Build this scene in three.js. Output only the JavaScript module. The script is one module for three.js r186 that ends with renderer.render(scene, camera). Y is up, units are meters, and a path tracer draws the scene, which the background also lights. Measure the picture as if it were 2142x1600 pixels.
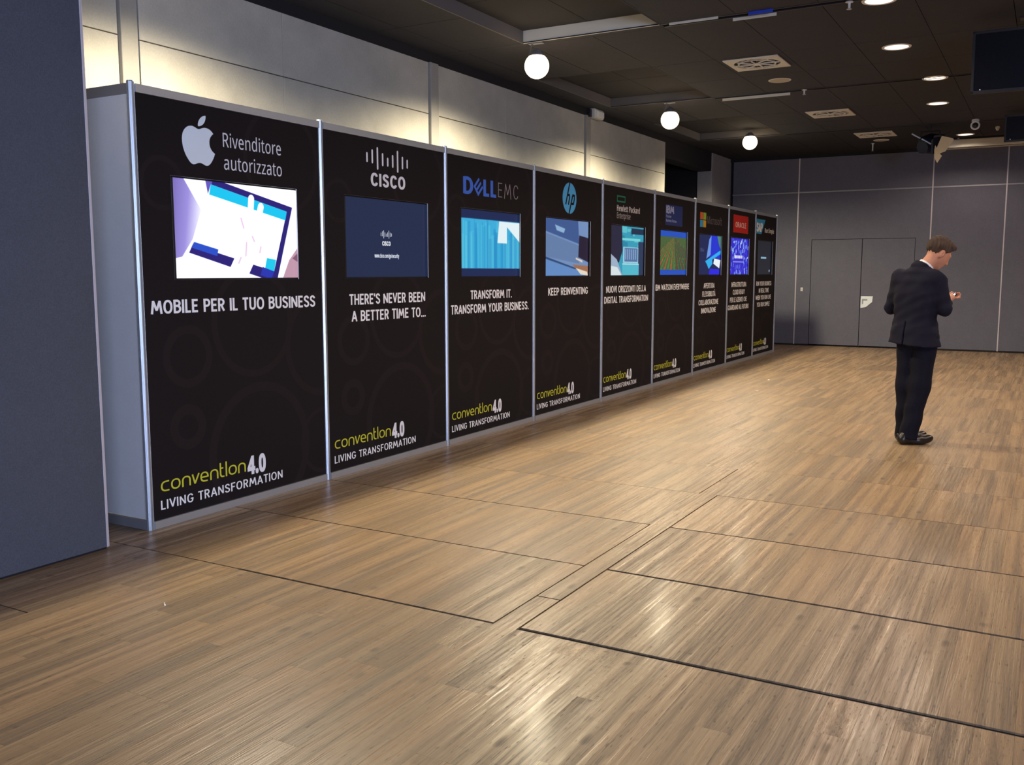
import * as THREE from 'three';
import { mergeGeometries, mergeVertices } from 'three/addons/utils/BufferGeometryUtils.js';
import { RectAreaLightUniformsLib } from 'three/addons/lights/RectAreaLightUniformsLib.js';

RectAreaLightUniformsLib.init();
const scene = new THREE.Scene();

// ------------------------------------------------------------------ camera
// room axes: the row of booths stands in the plane x = 0 and runs towards -z, the floor is y = 0
const FOCAL = 1965.6;
const camera = new THREE.PerspectiveCamera(2 * Math.atan(800 / FOCAL) * 180 / Math.PI, 2142 / 1600, 0.05, 80);
camera.position.set(4.4, 1.474, 0);
camera.rotation.set(-0.11666, 0.51799, -0.00034, 'YXZ');
camera.updateMatrixWorld(true);
camera.updateProjectionMatrix();

// ------------------------------------------------------------------ renderer, exposure
const renderer = new THREE.WebGLRenderer({ antialias: true });
renderer.toneMapping = THREE.LinearToneMapping;
renderer.toneMappingExposure = 1.0;
renderer.shadowMap.enabled = true;
scene.background = new THREE.Color(0x000000);

// ------------------------------------------------------------------ light settings (the lamps themselves are built further down)
const FLOOD = { color: 0xffefcc, power: 39, angle: 1.40, blend: 0.42 };      // flood lamps over the booths
const DOWN = { color: 0xffe8d2, power: 11, angle: 1.41, blend: 0.35 };       // round downlights in the ceiling
const WINDOW = { color: 0xb8caf4, power: 29 };                               // cool daylight from far behind the camera, on the right
{
  const w = new THREE.RectAreaLight(WINDOW.color, WINDOW.power, 6.0, 2.2);
  w.name = 'window_light'; w.position.set(9.9, 1.75, 4); w.lookAt(-10, 1.75, 4); scene.add(w);
}

// ------------------------------------------------------------------ helpers
function rng(seed) { let a = seed >>> 0; return () => { a = (a + 0x6D2B79F5) >>> 0; let t = a; t = Math.imul(t ^ (t >>> 15), t | 1); t ^= t + Math.imul(t ^ (t >>> 7), t | 61); return ((t ^ (t >>> 14)) >>> 0) / 4294967296; }; }
const used = new Map();
function numbered(name) { const n = used.get(name) || 0; used.set(name, n + 1); return n ? name + '_' + String(n).padStart(3, '0') : name; }
function shadows(o) { o.traverse((m) => { if (m.isMesh) { m.castShadow = true; m.receiveShadow = true; } }); return o; }
function mesh(name, geo, mat, parent = scene) {
  const m = new THREE.Mesh(geo, mat); m.name = parent === scene ? numbered(name) : name; m.castShadow = m.receiveShadow = true;
  if (parent !== scene) { let k = 0; const names = new Set(parent.children.map((c) => c.name)); while (names.has(m.name)) m.name = name + '_' + String(++k).padStart(3, '0'); }
  parent.add(m); return m;
}
// many alike pieces under one parent: numbering by count, without searching the names
function piece(name, geo, mat, parent, count) { const m = new THREE.Mesh(geo, mat); m.name = count ? name + '_' + String(count).padStart(3, '0') : name; m.castShadow = m.receiveShadow = true; parent.add(m); return m; }
function thing(name, label, category, pos = [0, 0, 0], turn = 0, group) {
  const o = new THREE.Group(); o.name = numbered(name); o.position.set(...pos); o.rotation.y = turn; o.userData = { label, category };
  if (group) o.userData.group = group; scene.add(o); return o;
}
function structure(name, pos = [0, 0, 0], turn = 0, label) { const o = new THREE.Group(); o.name = name; o.position.set(...pos); o.rotation.y = turn; o.userData = { kind: 'structure' }; if (label) o.userData.label = label; scene.add(o); return o; }
// box with bevelled long edges, uv in metres
function box(w, h, d, x = 0, y = 0, z = 0, b = 0) {
  let g;
  if (b > 0) {
    const s = new THREE.Shape(); s.moveTo(-w / 2 + b, -h / 2 + b); s.lineTo(w / 2 - b, -h / 2 + b); s.lineTo(w / 2 - b, h / 2 - b); s.lineTo(-w / 2 + b, h / 2 - b); s.closePath();
    g = new THREE.ExtrudeGeometry(s, { depth: d - 2 * b, bevelEnabled: true, bevelThickness: b, bevelSize: b, bevelSegments: 1, steps: 1 });
    g.translate(0, 0, -(d - 2 * b) / 2);
  } else {
    g = new THREE.BoxGeometry(w, h, d); const p = g.attributes.position, n = g.attributes.normal, u = g.attributes.uv;
    for (let i = 0; i < p.count; i++) { const ax = Math.abs(n.getX(i)) > .5 ? [p.getZ(i), p.getY(i)] : Math.abs(n.getY(i)) > .5 ? [p.getX(i), p.getZ(i)] : [p.getX(i), p.getY(i)]; u.setXY(i, ax[0], ax[1]); }
  }
  g.translate(x, y, z); return g;
}
function slab(x0, x1, y0, y1, z0, z1, b = 0) { return box(x1 - x0, y1 - y0, z1 - z0, (x0 + x1) / 2, (y0 + y1) / 2, (z0 + z1) / 2, b); }
function flat(gs) { return mergeGeometries(gs.map((g) => { const q = g.index ? g.toNonIndexed() : g; for (const k of Object.keys(q.attributes)) if (!['position', 'normal', 'uv'].includes(k)) q.deleteAttribute(k); q.morphAttributes = {}; return q; })); }
function cyl(r0, r1, h, x = 0, y = 0, z = 0, seg = 24, open = false) { const g = new THREE.CylinderGeometry(r0, r1, h, seg, 1, open); g.translate(x, y, z); return g; }
function rod(a, b, r, seg = 8) { const A = new THREE.Vector3(...a), B = new THREE.Vector3(...b), d = B.clone().sub(A), g = new THREE.CylinderGeometry(r, r, d.length(), seg); g.applyQuaternion(new THREE.Quaternion().setFromUnitVectors(new THREE.Vector3(0, 1, 0), d.normalize())); g.translate((a[0] + b[0]) / 2, (a[1] + b[1]) / 2, (a[2] + b[2]) / 2); return g; }

// value noise that wraps with the given periods
function tileNoise(seed) {
  const T = new Float32Array(65536), r = rng(seed); for (let i = 0; i < 65536; i++) T[i] = r();
  const S = (t) => t * t * (3 - 2 * t);
  return (x, y, px, py) => { const xi = Math.floor(x), yi = Math.floor(y), fx = S(x - xi), fy = S(y - yi); const m = (a, p) => ((a % p) + p) % p;
    const X0 = m(xi, px), X1 = m(xi + 1, px), Y0 = m(yi, py), Y1 = m(yi + 1, py); const h = (a, b) => T[(a * 3571 + b * 8837) & 65535];
    return (h(X0, Y0) * (1 - fx) + h(X1, Y0) * fx) * (1 - fy) + (h(X0, Y1) * (1 - fx) + h(X1, Y1) * fx) * fy; };
}
function dataTexture(w, h, fn, srgb) {
  const d = new Uint8Array(w * h * 4); const o = [0, 0, 0];
  for (let y = 0; y < h; y++) for (let x = 0; x < w; x++) { fn(x, y, o); const i = (y * w + x) * 4; d[i] = o[0]; d[i + 1] = o[1]; d[i + 2] = o[2]; d[i + 3] = 255; }
  const t = new THREE.DataTexture(d, w, h); t.wrapS = t.wrapT = THREE.RepeatWrapping; t.magFilter = THREE.LinearFilter; t.minFilter = THREE.LinearMipmapLinearFilter; t.generateMipmaps = true;
  if (srgb) t.colorSpace = THREE.SRGBColorSpace; t.needsUpdate = true; return t;
}
// speckled plain surface: a base colour with fine and coarse mottling
function mottled(rgb, fine, coarse, size, seed, px = 512, fineN = 220) {
  const n = tileNoise(seed); const cl = (v) => Math.max(0, Math.min(255, v));
  const t = dataTexture(px, px, (x, y, o) => { const u = x / px, v = y / px; const f = (n(u * fineN, v * fineN, fineN, fineN) - .5) * fine, c = (n(u * 7, v * 7, 7, 7) * .6 + n(u * 19, v * 19, 19, 19) * .4 - .5) * coarse; for (let k = 0; k < 3; k++) o[k] = cl(rgb[k] * (1 + f + c)); }, true);
  t.repeat.set(1 / size, 1 / size); return t;
}
function std(o) { return new THREE.MeshStandardMaterial(o); }
function srgb(r, g, b) { return new THREE.Color().setRGB(r / 255, g / 255, b / 255, THREE.SRGBColorSpace); }

// ------------------------------------------------------------------ materials
const bumpSpeck = (() => { const n = tileNoise(77); const t = dataTexture(512, 512, (x, y, o) => { const v = 255 * (n(x / 2, y / 2, 256, 256) * .6 + n(x / 6, y / 6, 85, 85) * .4); o[0] = o[1] = o[2] = v; }); t.repeat.set(1 / .5, 1 / .5); return t; })();
const M = {
  concrete: std({ map: mottled([178, 174, 164], .05, .10, 1.7, 11), bumpMap: bumpSpeck, bumpScale: .0012, roughness: .88 }),
  rib: std({ map: mottled([150, 147, 141], .05, .06, 1.1, 18), roughness: .7 }),
  acoustic: std({ map: mottled([98, 99, 113], .18, .05, .8, 12), bumpMap: bumpSpeck, bumpScale: .001, roughness: .82 }),
  partition: std({ map: mottled([74, 77, 86], .18, .05, .8, 16), bumpMap: bumpSpeck, bumpScale: .001, roughness: .85 }),  // same fabric as the back wall, darkened for the weaker light on it
  ceiling: std({ map: mottled([43, 42, 49], .25, .10, 1.1, 13), bumpMap: bumpSpeck, bumpScale: .001, roughness: .9 }),
  raisedPanel: std({ map: mottled([33, 31, 35], .25, .1, 1.1, 17), roughness: .95 }),  // darker tone for the panels of the raised fields
  coffer: std({ color: srgb(96, 92, 90), roughness: .85 }),  // ceiling colour lightened, lamp glow painted onto the coffer sides
  blackCeiling: std({ map: mottled([30, 26, 30], .2, .1, 1.1, 14), roughness: .92 }),
  black: std({ color: srgb(24, 22, 26), roughness: .85 }),
  gapBlack: std({ color: srgb(22, 18, 16), roughness: .9 }),
  offWhite: std({ color: srgb(206, 202, 190), roughness: .7 }),
  white: std({ color: srgb(222, 222, 220), roughness: .55 }),
  whitePanel: std({ map: mottled([205, 207, 210], .04, .02, .5, 15), roughness: .5 }),
  coreWhite: std({ color: srgb(205, 203, 205), roughness: .6 }),
  aluminium: std({ color: srgb(196, 202, 210), metalness: .75, roughness: .38 }),
  aluminiumDull: std({ color: srgb(150, 150, 156), metalness: .55, roughness: .5 }),
  trim: std({ color: srgb(206, 200, 206), metalness: .35, roughness: .45 }),
  steelDark: std({ color: srgb(46, 44, 48), metalness: .4, roughness: .5 }),
  plasticBlack: std({ color: srgb(20, 20, 24), roughness: .45 }),
  screenOff: std({ color: srgb(9, 9, 13), roughness: .22 }),
  scrap: std({ color: srgb(235, 232, 225), roughness: .7 }),
};

// wood: 8 boards side by side, 2 board lengths; grain runs along v
const BOARD_W = 0.1145, BOARD_L = 0.9;
const wood = (() => {
  const W = 1024, H = 2048, n = tileNoise(5), n2 = tileNoise(6), sx = 8 * BOARD_W, sy = 2 * BOARD_L;
  const r = rng(31), tone = []; for (let i = 0; i < 16; i++) tone.push([(r() - .5) * .55, r() * 6.28, r(), (r() - .5)]);
  const height = new Float32Array(W * H);
  const light = [184, 158, 126], mid = [146, 121, 93], dark = [96, 79, 64];
  const map = dataTexture(W, H, (x, y, o) => {
    const u = x / W * sx, v = y / H * sy, b = Math.min(7, Math.floor(u / BOARD_W)) + 8 * Math.min(1, Math.floor(v / BOARD_L)), t = tone[b];
    const warp = (n(u * 14 + t[1] * 9, v * 2.2, 4096, 4096) - .5) * .035 + (n2(u * 30 + t[1] * 5, v * 6, 4096, 4096) - .5) * .006;
    const ring = Math.sin((u + warp) * (150 + 120 * t[2]) + t[1] * 7 + n(u * 6, v * 1.1 + t[1], 4096, 4096) * 9);
    const streak = .6 * n(u * 105 + 400 * t[2], v * 2.4 + t[1], 4096, 4096) + .4 * n(u * 260 + 100 * t[2], v * 4.2 + t[1], 4096, 4096), fib = n2(u * 700, v * 14, 4096, 4096), broad = n2(u * 26 + t[1] * 40, v * 1.5 + t[2] * 20, 4096, 4096);
    let k = .5 + t[0] * .10 + ring * .06 + (streak - .5) * .42 + (fib - .5) * .24 + (broad - .5) * .5;
    const fleck = n(u * 320, v * 26 + 50, 4096, 4096); if (fleck > .8) k -= (fleck - .8) * 2.6;
    const knot = n2(u * 22 + 90, v * 7 + 33, 4096, 4096); if (knot > .9) k -= (knot - .9) * 4;
    k = Math.max(0, Math.min(1, k)); height[y * W + x] = .35 * streak + .3 * fib + .35 * k;
    const g = t[3] * .025;
    for (let c = 0; c < 3; c++) { const q = k < .5 ? dark[c] + (mid[c] - dark[c]) * k * 2 : mid[c] + (light[c] - mid[c]) * (k - .5) * 2; o[c] = Math.max(0, Math.min(255, q * (1 + (c === 2 ? -g : c === 1 ? 0 : g)))); }
  }, true);
  const bump = dataTexture(W / 2, H / 2, (x, y, o) => { o[0] = o[1] = o[2] = 255 * height[y * 2 * W + x * 2]; });
  const rough = dataTexture(W / 2, H / 2, (x, y, o) => { const h = height[y * 2 * W + x * 2]; o[0] = 0; o[2] = 0; o[1] = 255 * Math.max(.2, Math.min(.7, .40 - .55 * (h - .5))); });
  for (const t of [map, bump, rough]) t.repeat.set(1 / sx, 1 / sy);
  return new THREE.MeshPhysicalMaterial({ map, bumpMap: bump, bumpScale: .0011, roughnessMap: rough, roughness: 1, clearcoat: .05, clearcoatRoughness: .16, vertexColors: true });
})();

// ------------------------------------------------------------------ floor
const H = 3.8, X1 = 10, Z1 = 9, ZB = -19.55, ZP = 3.4;
{
  const floor = structure('floor');
  const sub = mesh('subfloor', flat([slab(-1.6, X1 + .1, -.2, -.007, ZB - .2, Z1 + .1), slab(-3.3, -1.5, -.2, 0, -18.6, -15.4)]), M.gapBlack, floor);
  mesh('rear_floor', slab(-1.6, X1 + .1, -.2, 0, ZP + .9, Z1 + .1), std({ color: srgb(158, 130, 100), roughness: .5 }), floor);
  sub.receiveShadow = true;
  const r = rng(8);
  // 18 kinds of board that differ in grain and tone
  const kinds = [];
  for (let k = 0; k < 24; k++) {
    const g = new THREE.BoxGeometry(BOARD_W - .0005, .007, BOARD_L - .0007); g.translate(0, -.0035, 0);
    const p = g.attributes.position, n = g.attributes.normal, uv = g.attributes.uv, col = new Float32Array(p.count * 3), u0 = (k % 8 + .5) * BOARD_W, v0 = (Math.floor(k / 8) % 2 + .5) * BOARD_L, flip = r() < .5 ? -1 : 1, flop = r() < .5 ? -1 : 1;
    const tone = .97 + r() * .06, warm = (r() - .5) * .018;
    for (let i = 0; i < p.count; i++) {
      const inset = .0006; uv.setXY(i, u0 + flip * p.getX(i) * .99, v0 + flop * p.getZ(i) * .995);
      if (Math.abs(n.getY(i)) < .5 && p.getY(i) > -.003) p.setY(i, -inset);
      col[i * 3] = tone * (1 + warm); col[i * 3 + 1] = tone; col[i * 3 + 2] = tone * (1 - warm);
    }
    g.setAttribute('color', new THREE.BufferAttribute(col, 3)); kinds.push(g);
  }
  // the boards lie along z in columns; wider joints stay open where the sections of the floor meet
  const SEAM = -3.29, cols = [];
  for (let k = -36; k < 66; k++) cols.push(2.5535 - BOARD_W * .5 - .002 + k * BOARD_W);
  const boards = [];
  for (const cx of cols) {
    const x0 = cx - BOARD_W / 2; if (x0 < -1.5 || x0 > X1) continue;
    const strip = Math.abs(cx - (2.5515 - BOARD_W / 2)) < .02, right = cx > 2.55;
    const stag = strip ? .51 : 0, front = [0, .3, .6, .45, .15, .75][Math.floor(r() * 6)];
    const cuts = [];
    if (strip) for (let j = -9; j < 20; j++) cuts.push(SEAM + stag - j * BOARD_L);
    else { for (let j = 8; j >= 0; j--) cuts.push(SEAM + front + j * BOARD_L); if (front > .05) cuts.push(SEAM); for (let j = 1; j < 20; j++) cuts.push(SEAM - j * BOARD_L); }
    for (let j = 0; j < cuts.length - 1; j++) {
      const za = cuts[j], zb = cuts[j + 1];              // za nearer, zb farther
      if (za > ZP + .9 || zb < ZB - .05) continue;
      // open joints
      let ga = 0, gb = 0, gx = 0;
      const gap = (z) => { const q = Math.round((SEAM - z) / BOARD_L); if (strip || Math.abs(SEAM - q * BOARD_L - z) > .02) return strip && Math.abs(z + 3.68) < .02 ? .009 : 0; if (right) return [.026, .019, .013, .007, .003, .003][q] || 0; if (cx < 2.43) return cx > .9 || q > 0 ? [.016, .010, .009, .003, .002][q] || 0 : .008; return 0; };
      ga = gap(za); gb = gap(zb);
      boards.push({ cx, za: za - ga / 2, zb: zb + gb / 2, kind: Math.floor(r() * 24), dx: 0, nx: 0, right, strip });
    }
  }
  // long open joints on both sides of the narrow strip
  for (const b of boards) {
    const mid = (b.za + b.zb) / 2;
    if (b.right && b.cx < 2.55 + BOARD_W && mid < SEAM && mid > -6.2) b.nx = .009;
    if (!b.right && !b.strip && b.cx > 2.43 - BOARD_W && b.cx < 2.44 && ((mid < -3.5 && mid > -5.1) || (mid < -5.9 && mid > -6.9))) b.dx = .007;
  }
  const view = new THREE.Matrix4().multiplyMatrices(camera.projectionMatrix, camera.matrixWorldInverse), v = new THREE.Vector3();
  for (const b of boards) {   // how large a board shows in the photograph
    let inn = 0; const zs = [b.za, (b.za + b.zb) / 2, b.zb];
    for (const z of zs) { v.set(b.cx, 0, z); const d = v.clone().applyMatrix4(camera.matrixWorldInverse).z; if (d > -.3) continue; v.applyMatrix4(view); if (Math.abs(v.x) < 1 && Math.abs(v.y) < 1) inn++; }
    b.size = inn / (Math.hypot(b.cx - 4.4, 1.5, (b.za + b.zb) / 2) ** 3);
  }
  boards.sort((a, b) => b.size - a.size);
  const rest = []; let count = 0;
  for (const b of boards) {
    const len = b.za - b.zb, wid = 1 - (b.nx + b.dx) / BOARD_W, place = new THREE.Matrix4().compose(new THREE.Vector3(b.cx + (b.nx - b.dx) / 2, 0, (b.za + b.zb) / 2), new THREE.Quaternion(), new THREE.Vector3(wid, 1, len / BOARD_L));
    if (len < .03) continue;
    if (count < 300 && b.size > 0) { const m = piece('plank', kinds[b.kind], wood, floor, count++); m.applyMatrix4(place); }
    else { const g = kinds[b.kind].clone(); g.applyMatrix4(place); rest.push(g); }
  }
  const m = mesh('plank_field', mergeGeometries(rest), wood, floor); m.userData.kind = 'stuff';
}

// ------------------------------------------------------------------ ceiling
const COLX = []; for (let k = -2; k < 11; k++) COLX.push(.31 + .735 * k);       // joints between the long ceiling panels
const SLOTS = [-.95, -4.85, -8.75, -12.65, -16.55], SLOT_W = .11;
{
  const ceil = structure('ceiling');
  mesh('ceiling_slab', slab(-3.3, X1 + .2, H + .3, H + .4, ZB - .2, Z1 + .2), M.black, ceil);
  const geos = new Map(); let n = 0;
  const put = (x0, x1, z0, z1, y, mat) => { const w = x1 - x0 - .006, d = z1 - z0 - .006, key = w.toFixed(3) + d.toFixed(3); if (!geos.has(key)) geos.set(key, box(w, .03, d, 0, .015, 0, .003)); const m = piece('ceiling_panel', geos.get(key), mat, ceil, n++); m.position.set((x0 + x1) / 2, y, (z0 + z1) / 2); };
  const xs = [-1.5, ...COLX.filter((x) => x > -1.4 && x < 7), X1];
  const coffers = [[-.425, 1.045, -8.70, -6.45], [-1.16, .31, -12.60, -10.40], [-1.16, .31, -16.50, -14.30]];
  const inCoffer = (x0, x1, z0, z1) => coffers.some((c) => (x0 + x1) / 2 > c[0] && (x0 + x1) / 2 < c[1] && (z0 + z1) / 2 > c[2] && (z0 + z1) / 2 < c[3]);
  const rows = [[-4.79, Z1, 0]];
  for (let i = 1; i < 4; i++) { const a = SLOTS[i] - SLOT_W / 2, b = SLOTS[i + 1] + SLOT_W / 2; const c = i === 1 ? -6.45 : a - 1.6 + .0; const lip = [-6.45, -10.40, -14.30][i - 1]; rows.push([lip, a, i]); const half = (lip + b) / 2; rows.push([half, lip, i]); rows.push([b, half, i]); void c; }
  rows.push([-18.1, -16.61, 9]); rows.push([ZB - .1, -18.1, 9]);
  for (const [z0, z1, bay] of rows) for (let k = 0; k < xs.length - 1; k++) {
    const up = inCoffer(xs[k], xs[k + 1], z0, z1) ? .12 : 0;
    put(xs[k], xs[k + 1], z0, z1, H + up, bay === 9 ? M.blackCeiling : up ? M.raisedPanel : M.ceiling);
  }
  for (const c of coffers) {   // upright sides of the raised fields
    const t = .015;
    mesh('coffer_side', slab(c[0], c[1], H - .002, H + .13, c[2] - t, c[2]), c === coffers[0] ? M.offWhite : M.coffer, ceil);  // far side paler than the ceiling: lamp glow painted in
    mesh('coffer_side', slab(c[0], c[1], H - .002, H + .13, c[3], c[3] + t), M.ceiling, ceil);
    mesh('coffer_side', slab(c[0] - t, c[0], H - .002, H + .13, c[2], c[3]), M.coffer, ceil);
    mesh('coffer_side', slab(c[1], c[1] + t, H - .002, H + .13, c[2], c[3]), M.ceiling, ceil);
  }
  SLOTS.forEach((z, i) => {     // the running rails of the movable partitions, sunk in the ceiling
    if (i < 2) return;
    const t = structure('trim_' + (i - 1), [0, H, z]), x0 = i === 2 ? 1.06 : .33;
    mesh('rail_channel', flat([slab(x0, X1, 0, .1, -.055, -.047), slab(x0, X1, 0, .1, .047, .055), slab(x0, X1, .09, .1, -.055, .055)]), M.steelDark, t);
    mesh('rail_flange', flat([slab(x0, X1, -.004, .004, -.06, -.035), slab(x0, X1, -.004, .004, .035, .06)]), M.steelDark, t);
    if (i === 3) mesh('glint_strip', slab(.42, 1.32, -.038, 0, -.066, -.058, .002), M.offWhite, t);  // light caught on the rail, painted as an off-white strip
    if (i === 2) { mesh('glint_strip', slab(1.72, 2.12, -.03, 0, -.066, -.058, .002), M.offWhite, t); mesh('glint_strip', slab(1.15, 1.62, -.022, 0, .058, .066, .002), M.offWhite, t); mesh('blue_plate', slab(1.9, 2.12, -.03, .0, .064, .072, .002), std({ color: srgb(40, 70, 190), roughness: .4 }), t); }  // off-white strips imitate slivers of light on the rail
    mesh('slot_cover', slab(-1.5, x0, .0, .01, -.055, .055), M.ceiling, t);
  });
}

// ------------------------------------------------------------------ walls
// left wall behind the booths: cast panels between steel ribs; local x runs along -z, local z faces the room
{
  const w = structure('wall_left', [-1.5, 0, 0], Math.PI / 2);
  const ribs = [.85, 4.75, 8.64, 12.53], end = 15.67, g = .004;
  const hj = 3.165, top = 3.70;
  mesh('wall_core', slab(-Z1, end, 0, H + .3, -.3, -.03), M.gapBlack, w);
  const spans = [[-4.6, ribs[0]], [ribs[0], ribs[1]], [ribs[1], ribs[2]], [ribs[2], ribs[3]], [ribs[3], end]], vj = [-1.5, 2.7, 6.34, 10.2, 14.6];
  spans.forEach(([a, b], i) => {
    const l = i ? a + .09 : a, r = i < 4 ? b - .09 : b;
    for (const [x0, x1] of [[l, vj[i]], [vj[i], r]]) {
      mesh('wall_panel', slab(x0 + g, x1 - g, 1.6 + g, hj - g, -.03, 0, .002), M.concrete, w);
      mesh('wall_panel', slab(x0 + g, x1 - g, hj + g, top, -.03, 0, .002), M.concrete, w);
      mesh('wall_panel', slab(x0 + g / 2, x1 - g / 2, 0, 1.6 - g, -.03, 0, .002), M.concrete, w);
    }
  });
  for (const r of ribs) { mesh('rib', slab(r - .09, r + .055, 0, top - .0, -.03, .035, .004), M.rib, w); }
  mesh('end_face', slab(end, end + .02, 0, top, -.3, 0), M.concrete, w);
  mesh('black_frieze', slab(-4.6, end + .02, top, H + .02, -.03, .012), M.black, w);
  const f = structure('wall_left_far', [-1.5, 0, 0], Math.PI / 2);
  mesh('wall_panel', slab(18.3, 19.7, 0, H, -.3, 0, .004), std({ map: mottled([150, 146, 148], .06, .08, 1.2, 41), roughness: .85 }), f);
  const n = structure('wall_niche', [-1.5, 0, 0], Math.PI / 2);
  mesh('niche_lining', flat([slab(15.4, 18.6, 0, H, -1.8, -1.7), slab(15.4, 15.66, 0, H, -1.75, -.3), slab(18.34, 18.6, 0, H, -1.75, -.3), slab(15.69, 18.3, 3.45, H + .2, -.3, -.02)]), M.black, n);
}
// grey partition standing close to the camera on the left
{
  const w = structure('wall_foreground', [.085, 0, 0], Math.PI / 2);
  mesh('partition_panel', slab(-Z1, 3.185, .012, H, -.1, 0, .002), M.partition, w);
  mesh('edge_trim', slab(3.185, 3.2, .012, H, -.1, .001, .001), M.trim, w);
  mesh('floor_seal', slab(-Z1, 3.19, 0, .014, -.09, -.012), M.black, w);
}
// back wall: movable grey partition with bright joint strips and a pair of doors
const ZW = -19.5;
{
  const w = structure('wall_back', [0, 0, ZW]);
  const J = [-1.44, -.09, 1.145, 2.38, 3.615, 4.85, 6.085, 7.32, 8.555], hj = 3.06, top = 3.73;
  mesh('wall_core', slab(-1.6, X1 + .1, 0, H + .3, -.25, -.06), M.black, w);
  for (let i = 0; i < J.length; i++) {
    const a = J[i] + .01, b = (i + 1 < J.length ? J[i + 1] : X1) - .01;
    if (i === 1) continue;
    if (i === 2) {      // the double bay with the opening for the doors
      const a2 = J[1] + .01; const s = new THREE.Shape(); s.moveTo(a2, .03); s.lineTo(.195, .03); s.lineTo(.195, 2.125); s.lineTo(2.125, 2.125); s.lineTo(2.125, .03); s.lineTo(b, .03); s.lineTo(b, hj - .015); s.lineTo(a2, hj - .015); s.closePath();
      const g = new THREE.ExtrudeGeometry(s, { depth: .058, bevelEnabled: true, bevelSize: -.002, bevelThickness: .002, bevelSegments: 1, bevelOffset: 0 }); g.translate(0, 0, -.06);
      mesh('wall_panel', g, M.acoustic, w); mesh('wall_panel', slab(a2, b, hj + .015, top, -.06, 0, .002), M.acoustic, w); continue;
    }
    mesh('wall_panel', slab(a, b, .03, hj - .015, -.06, 0, .002), M.acoustic, w);
    mesh('wall_panel', slab(a, b, hj + .015, top, -.06, 0, .002), M.acoustic, w);
  }
  for (const j of J) if (j !== J[2] && j > -1) mesh('joint_strip', slab(j - .011, j + .011, .02, top, -.03, .006, .002), M.trim, w);
  mesh('cross_strip', slab(-1.44, X1, hj - .014, hj + .014, -.03, .004, .002), M.aluminiumDull, w);
  mesh('top_rail', slab(2.45, X1, top, top + .035, -.05, .03, .003), M.offWhite, w);
  mesh('black_header', slab(-1.5, X1, top + .0, H + .1, -.06, -.01), M.black, w);
  const b = structure('baseboard_back', [0, 0, ZW]); mesh('floor_seal', slab(-1.44, X1, 0, .03, -.05, -.004), M.black, b);
  const d = structure('door_1', [0, 0, ZW], 0, 'flush grey double doors in the back partition with dark joint lines');
  mesh('door_leaf', slab(.203, 1.157, .012, 2.117, -.05, -.004, .002), M.acoustic, d);
  const leaf = mesh('door_leaf', slab(1.169, 2.117, .012, 2.117, -.05, -.004, .002), M.acoustic, d);
  const s = new THREE.Shape(); s.moveTo(0, 0); s.lineTo(.1, .02); s.lineTo(.21, .12); s.lineTo(.22, .23); s.lineTo(0, .23); s.closePath();
  const pg = new THREE.ExtrudeGeometry(s, { depth: .006, bevelEnabled: true, bevelSize: .002, bevelThickness: .002, bevelSegments: 1 }); pg.translate(1.18, .775, -.003);
  mesh('handle_plate', pg, std({ color: srgb(232, 242, 246), roughness: .4 }), leaf).userData.label = 'handle plate with a cut corner, coloured pale as if reflecting';  // bright reflection put into the plate colour
  mesh('door_pull', flat([slab(1.205, 1.3, .93, .955, .004, .016, .003), slab(1.205, 1.225, .86, .94, .004, .016, .003)]), M.aluminium, leaf);
}
{ // small plate beside the first joint strip
  const p = thing('switch_plate', 'tiny white plate on the back wall left of the double doors', 'switch', [.035, 1.13, ZW]);
  mesh('plate', box(.045, .075, .01, 0, 0, .005, .002), M.white, p); mesh('button', box(.022, .035, .006, 0, 0, .012, .002), M.offWhite, p);
}
{ // walls outside the frame that close the room
  const r = structure('wall_right', [X1, 0, 0]); mesh('wall_panel', slab(0, .2, 0, H + .3, ZB - .2, Z1 + .2), M.acoustic, r);
  const f = structure('wall_front', [0, 0, Z1]);
  mesh('wall_panel', slab(-1.7, X1 + .1, 0, H + .3, 0, .2), M.acoustic, f);
  const wd = structure('window_1', [X1 - .02, 1.75, 4], -Math.PI / 2);
  const fr = []; for (let i = 0; i <= 5; i++) fr.push(slab(-3.05 + i * 1.22 - .03, -3.05 + i * 1.22 + .03, -1.15, 1.15, -.04, .04, .004)); fr.push(slab(-3.08, 3.08, -1.15, -1.09, -.04, .04, .004), slab(-3.08, 3.08, 1.09, 1.15, -.04, .04, .004));
  mesh('window_frame', flat(fr), M.aluminiumDull, wd);
  for (let i = 0; i < 5; i++) mesh('window_pane', slab(-3.02 + i * 1.22, -1.86 + i * 1.22, -1.1, 1.1, -.008, .008), std({ color: 0x222222, emissive: WINDOW.color, emissiveIntensity: 2.5, roughness: .2 }), wd);
}

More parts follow.
